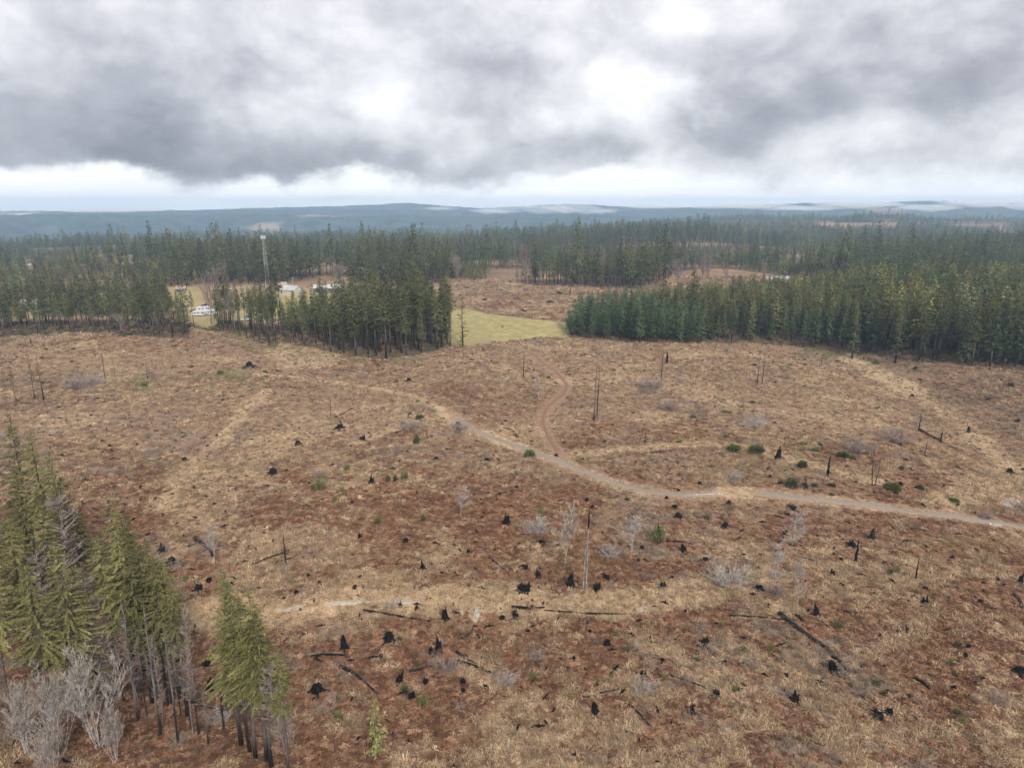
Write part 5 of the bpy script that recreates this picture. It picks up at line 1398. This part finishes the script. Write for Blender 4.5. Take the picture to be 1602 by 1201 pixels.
def car(u, v, rz, paint, label, kind='car'):
    x, y, z = ground(u, v); o = tag(link('parked_' + kind, None, loc=(x, y, z), rz=rz), label, kind, 'vehicles in the farm yard'); mb = MB(); gb = MB()
    if kind == 'trailer':
        prism(mb, [(-3.6, .5, 0), (-3.8, 1.2, 0), (-3.6, 2.7, .05), (-3.1, 2.95, .1), (3.1, 2.95, .1), (3.7, 2.6, .05), (3.8, 1.3, 0), (3.5, .5, 0)], 1.22, 0)
        for x0 in (-2.4, -.6, 1.6): gb.box(x0, x0 + .9, -1.25, -1.215, 1.5, 2.2)
        wheels(o, (-.5, .4), 1.1, .35); tb = MB(); tb.tube([(3.6, .5, .5), (4.8, 0, .45)], [.06, .06], 6); tb.tube([(3.6, -.5, .5), (4.8, 0, .45)], [.06, .06], 6); link('tow_bar', tb.mesh('tow_bar', M['dark_paint']), o)
        db = MB(); db.box(2.75, 3.35, -1.25, -1.215, .7, 2.4); link('door', db.mesh('door', M['grey_wall']), o)
    else:
        if kind == 'pickup':
            prism(mb, [(-2.6, .45, 0), (-2.65, 1.05, 0), (-.5, 1.05, 0), (-.4, 1.75, .14), (.75, 1.78, .14), (1.35, 1.1, .02), (2.5, 1.0, .04), (2.65, .5, .02)], .93, 0)
            gb.box(-.3, .75, -.94, -.80, 1.15, 1.6); gb.box(-.3, .75, .80, .94, 1.15, 1.6)
        else:
            prism(mb, [(-2.1, .4, 0), (-2.2, .9, .03), (-1.7, 1.0, .04), (-1.2, 1.45, .16), (.35, 1.48, .16), (1.05, .98, .05), (2.0, .85, .05), (2.15, .45, .02)], .86, 0)
            gb.box(-1.1, .4, -.85, -.68, 1.0, 1.36); gb.box(-1.1, .4, .68, .85, 1.0, 1.36)
        wheels(o, (-1.45, 1.5), .8, .33)
        for s in (-.6, .6):
            hb_ = MB(); hb_.box(2.12 if kind == 'car' else 2.6, 2.19 if kind == 'car' else 2.68, s - .14, s + .14, .62, .78); link('headlight', hb_.mesh('headlight', M['glass']), o)
    link('body', mb.mesh('body', M[paint]), o); link('window', gb.mesh('window', M['glass']), o)


car(312, 494, .1, 'white_paint', 'long white travel trailer in the farm yard, end nearer the pole wood', 'trailer')
car(329, 493, -.15, 'white_paint', 'white travel trailer with bare trunks in front of it', 'trailer')
car(318, 487, .4, 'white_paint', 'white trailer parked in the second row behind the long one', 'trailer')
car(303, 488, 1.1, 'dark_paint', 'dark car parked behind the long white trailer', 'car')
car(322, 479, .2, 'dark_paint', 'dark pickup at the back of the yard', 'pickup')
car(335, 486, .7, 'white_paint', 'white pickup beside the burnt strip', 'pickup')
car(351, 487, -.6, 'white_paint', 'white car seen between thin trunks', 'car')
car(384, 502, .1, 'white_paint', 'white pickup in the gap of the burnt strip', 'pickup')
car(388, 499, .5, 'blue_paint', 'blue car in the gap of the burnt strip', 'car')

# ------------------------------------------------------------------ lattice tower and power pole
x, y, z, h = standing(411, 368, 459)
tw = tag(link('lattice_tower', None, loc=(x, y, z)), 'tall steel lattice tower with white antennas above the forest', 'tower'); tw.rotation_euler = (0, 0, .4)
def leg_pt(k, f): a = 2 * math.pi * k / 3; R_ = 2.1 * (1 - f) + .75 * f; return Vector((R_ * math.cos(a), R_ * math.sin(a), h * .955 * f))
for k in range(3):
    mb = MB(); mb.tube([leg_pt(k, 0) - Vector((0, 0, .5)), leg_pt(k, .5), leg_pt(k, 1)], [.08, .065, .055], 6); link('leg', mb.mesh('leg', M['steel']), tw)
mb = MB(); NB = 15
for i in range(NB):
    for k in range(3):
        a, b, c, d = leg_pt(k, i / NB), leg_pt((k + 1) % 3, (i + 1) / NB), leg_pt((k + 1) % 3, i / NB), leg_pt(k, (i + 1) / NB)
        mb.tube([a, b], [.03, .03], 4); mb.tube([c, d], [.03, .03], 4); mb.tube([d, b], [.028, .028], 4)
link('cross_bracing', mb.mesh('cross_bracing', M['steel']), tw)
mb = MB()
for zz in (h * .955, h * .955 + .12): mb.tube([(0, 0, zz), (0, 0, zz + .1)], [1.3, 1.3], 10)
link('platform', mb.mesh('platform', M['steel']), tw)
for k in range(6):
    a = k * math.pi / 3 + .2; mb = MB(); c = Vector((1.5 * math.cos(a), 1.5 * math.sin(a), h * .955 - .9)); mb.tube([c, c + Vector((0, 0, .2)), c + Vector((0, 0, 2.3)), c + Vector((0, 0, 2.5))], [.16, .26, .26, .16], 8); link('antenna', mb.mesh('antenna', M['white_paint']), tw)
mb = MB(); mb.tube([(0, 0, h * .95), (0, 0, h * 1.03)], [.06, .02], 5); link('mast', mb.mesh('mast', M['steel']), tw)
x, y, z, h = standing(457, 433, 458)
pp_ = tag(link('power_pole', None, loc=(x, y, z)), 'pale timber power pole behind the cream barn', 'power pole')
mb = MB(); mb.tube([(0, 0, -.4), (0, 0, h * .6), (.03, 0, h)], [.17, .15, .12], 8); link('pole', mb.mesh('pole', M['pole']), pp_)
mb = MB(); mb.box(-1.2, 1.2, -.16, -.06, h - .9, h - .75); link('cross_arm', mb.mesh('cross_arm', M['pole']), pp_)
for sx_ in (-1.05, -.4, .4, 1.05):
    mb = MB(); mb.tube([(sx_, -.11, h - .74), (sx_, -.11, h - .6), (sx_, -.11, h - .5)], [.05, .07, .03], 6); link('insulator', mb.mesh('insulator', M['white_paint']), pp_)

# ------------------------------------------------------------------ far hills
def hill_material():
    m, nt, b = new_mat('hill_forest'); q = NT(nt); geo = q.n('ShaderNodeNewGeometry'); P = geo.outputs['Position']
    c = q.mix(q.ramp(q.noise(P, .012, 5, .65), .35, .65), (.016, .032, .03), (.05, .075, .062))
    cut = q.ramp(q.noise(q.map(P, (1, .6, 3)), .0016, 3, .5), .60, .66)
    q.L(q.mix(cut, c, (.24, .19, .14)), b.inputs['Base Color']); q.bump(b, q.noise(P, .03, 4), 1., 12.)
    return m


HM = hill_material()
for dist_, prof, wd_ in ((3900, [(-400, 337), (0, 336), (100, 335), (250, 337), (420, 335), (560, 338), (640, 336), (720, 339), (860, 335), (930, 336), (1000, 339), (1200, 345), (2000, 345)], 500),
                        (4800, [(-400, 331), (0, 332), (200, 333), (380, 328), (480, 329), (560, 327), (700, 330), (840, 331), (960, 332), (1050, 326), (1150, 325), (1250, 326), (1400, 323), (1602, 326), (2000, 326)], 600),
                        (5800, [(-400, 333), (0, 330), (150, 331), (300, 329), (420, 325), (520, 323), (600, 320), (625, 317), (660, 319), (720, 324), (760, 326), (840, 321), (900, 319), (1000, 325), (1150, 323), (1250, 318), (1300, 317), (1380, 318), (1440, 314), (1500, 315), (1560, 317), (1700, 319), (2000, 320)], 650)):
    us_ = np.linspace(-380, 1980, 420); vt = np.interp(us_, *zip(*prof)); ker = np.hanning(13); ker /= ker.sum(); vt = np.convolve(np.pad(vt, 6, mode='edge'), ker, 'valid')
    rx, ry, rz_ = np.array([ray(a, b) for a, b in zip(us_, vt)]).T; nrm = np.hypot(rx, ry)
    top = H_CAM + rz_ / nrm * dist_
    tt = np.linspace(-1, 1, 25)[:, None]; az_ = np.arctan2(rx, ry)
    Rr = dist_ + tt * wd_ + (fbm(us_ / 60, us_ * 0, 7, 2) - .5)[None] * 260
    X = Rr * np.sin(az_)[None]; Y = Rr * np.cos(az_)[None]
    prof_ = np.cos(tt * math.pi / 2) ** 1.2
    Z = -85 + (top[None] + 85) * prof_ + (fbm(X / 55, Y / 55, 15, 3) - .5) * 10 + (fbm(X / 14, Y / 14, 25, 2) - .5) * 7
    tag(link('hills', grid_mesh('hills', X, Y, np.minimum(Z, 112.), HM, {})), kind='structure')

# ------------------------------------------------------------------ low cloud on the far hills, and a smoke wisp over nearer forest
mb = MB(); rm = random.Random(3)
lumps = [(775, 330, 36, 4, 4130), (880, 327, 44, 6, 4155), (930, 330, 34, 4, 4180), (1165, 322, 60, 4, 4205), (1260, 326, 50, 3, 4130), (1340, 320, 60, 4, 4155), (1450, 325, 44, 4, 4180), (1550, 318, 60, 4, 4205), (1640, 322, 50, 5, 4130), (690, 326, 24, 2.5, 4155), (1020, 323, 40, 3, 4180), (830, 324, 36, 3, 4205), (40, 337, 30, 3, 4130), (180, 328, 60, 3, 4155), (336, 384, 13, 18, 760), (318, 398, 9, 8, 720)]  # low cloud lumps; the last pair, close in, is the smoke wisp
for u, v, ru, rv, dist_ in lumps:
    rx, ry, rz_ = ray(u, v); k = dist_ / math.hypot(rx, ry); c = Vector((rx * k, ry * k, H_CAM + rz_ * k)); a, b = ru * dist_ / FPX, rv * dist_ / FPX; n0 = len(mb.v); NU, NV = 20, 10; ph = rm.uniform(0, 9)
    for i in range(NV + 1):
        for j in range(NU):
            th = math.pi * i / NV; f = 2 * math.pi * j / NU; d = Vector((math.sin(th) * math.cos(f), math.sin(th) * math.sin(f), math.cos(th)))
            w = 1 + .35 * math.sin(3 * d.x + ph + 2 * d.z) * math.sin(4 * d.y - ph) + .2 * math.sin(9 * d.x + 5 * d.z + ph)
            p = c + Vector((d.x * a * w, d.y * a * .6 * w, d.z * b * w)); p.z = min(p.z, HAZE_TOP - 4); mb.v.append(tuple(p))
    for i in range(NV):
        for j in range(NU): mb.f.append((n0 + (i + 1) * NU + j, n0 + (i + 1) * NU + (j + 1) % NU, n0 + i * NU + (j + 1) % NU, n0 + i * NU + j)); mb.mi.append(0)
mm = bpy.data.materials.new('low_cloud_smoke'); mm.use_nodes = True; mm.node_tree.nodes.clear()
mo = mm.node_tree.nodes.new('ShaderNodeOutputMaterial'); mv = mm.node_tree.nodes.new('ShaderNodeVolumePrincipled'); mv.inputs['Color'].default_value = (.97, .98, 1, 1); mv.inputs['Density'].default_value = .008
mm.node_tree.links.new(mv.outputs[0], mo.inputs['Volume'])
tag(link('low_cloud_smoke', mb.mesh('low_cloud_smoke', mm)), 'low white cloud on the far hills and a faint smoke wisp over the forest', kind='stuff')

# ------------------------------------------------------------------ render settings
vs = scene.view_settings
scene.display_settings.display_device = 'sRGB'
vs.view_transform = 'Standard'; vs.look = 'None'; vs.exposure = .46; vs.gamma = 1.; vs.use_curve_mapping = False
cy = scene.cycles
cy.use_denoising = True; cy.max_bounces = 5; cy.diffuse_bounces = 2; cy.glossy_bounces = 2; cy.transmission_bounces = 3
cy.volume_bounces = 1; cy.transparent_max_bounces = 6; cy.use_adaptive_sampling = True; cy.adaptive_threshold = .03
cy.caustics_reflective = False; cy.caustics_refractive = False
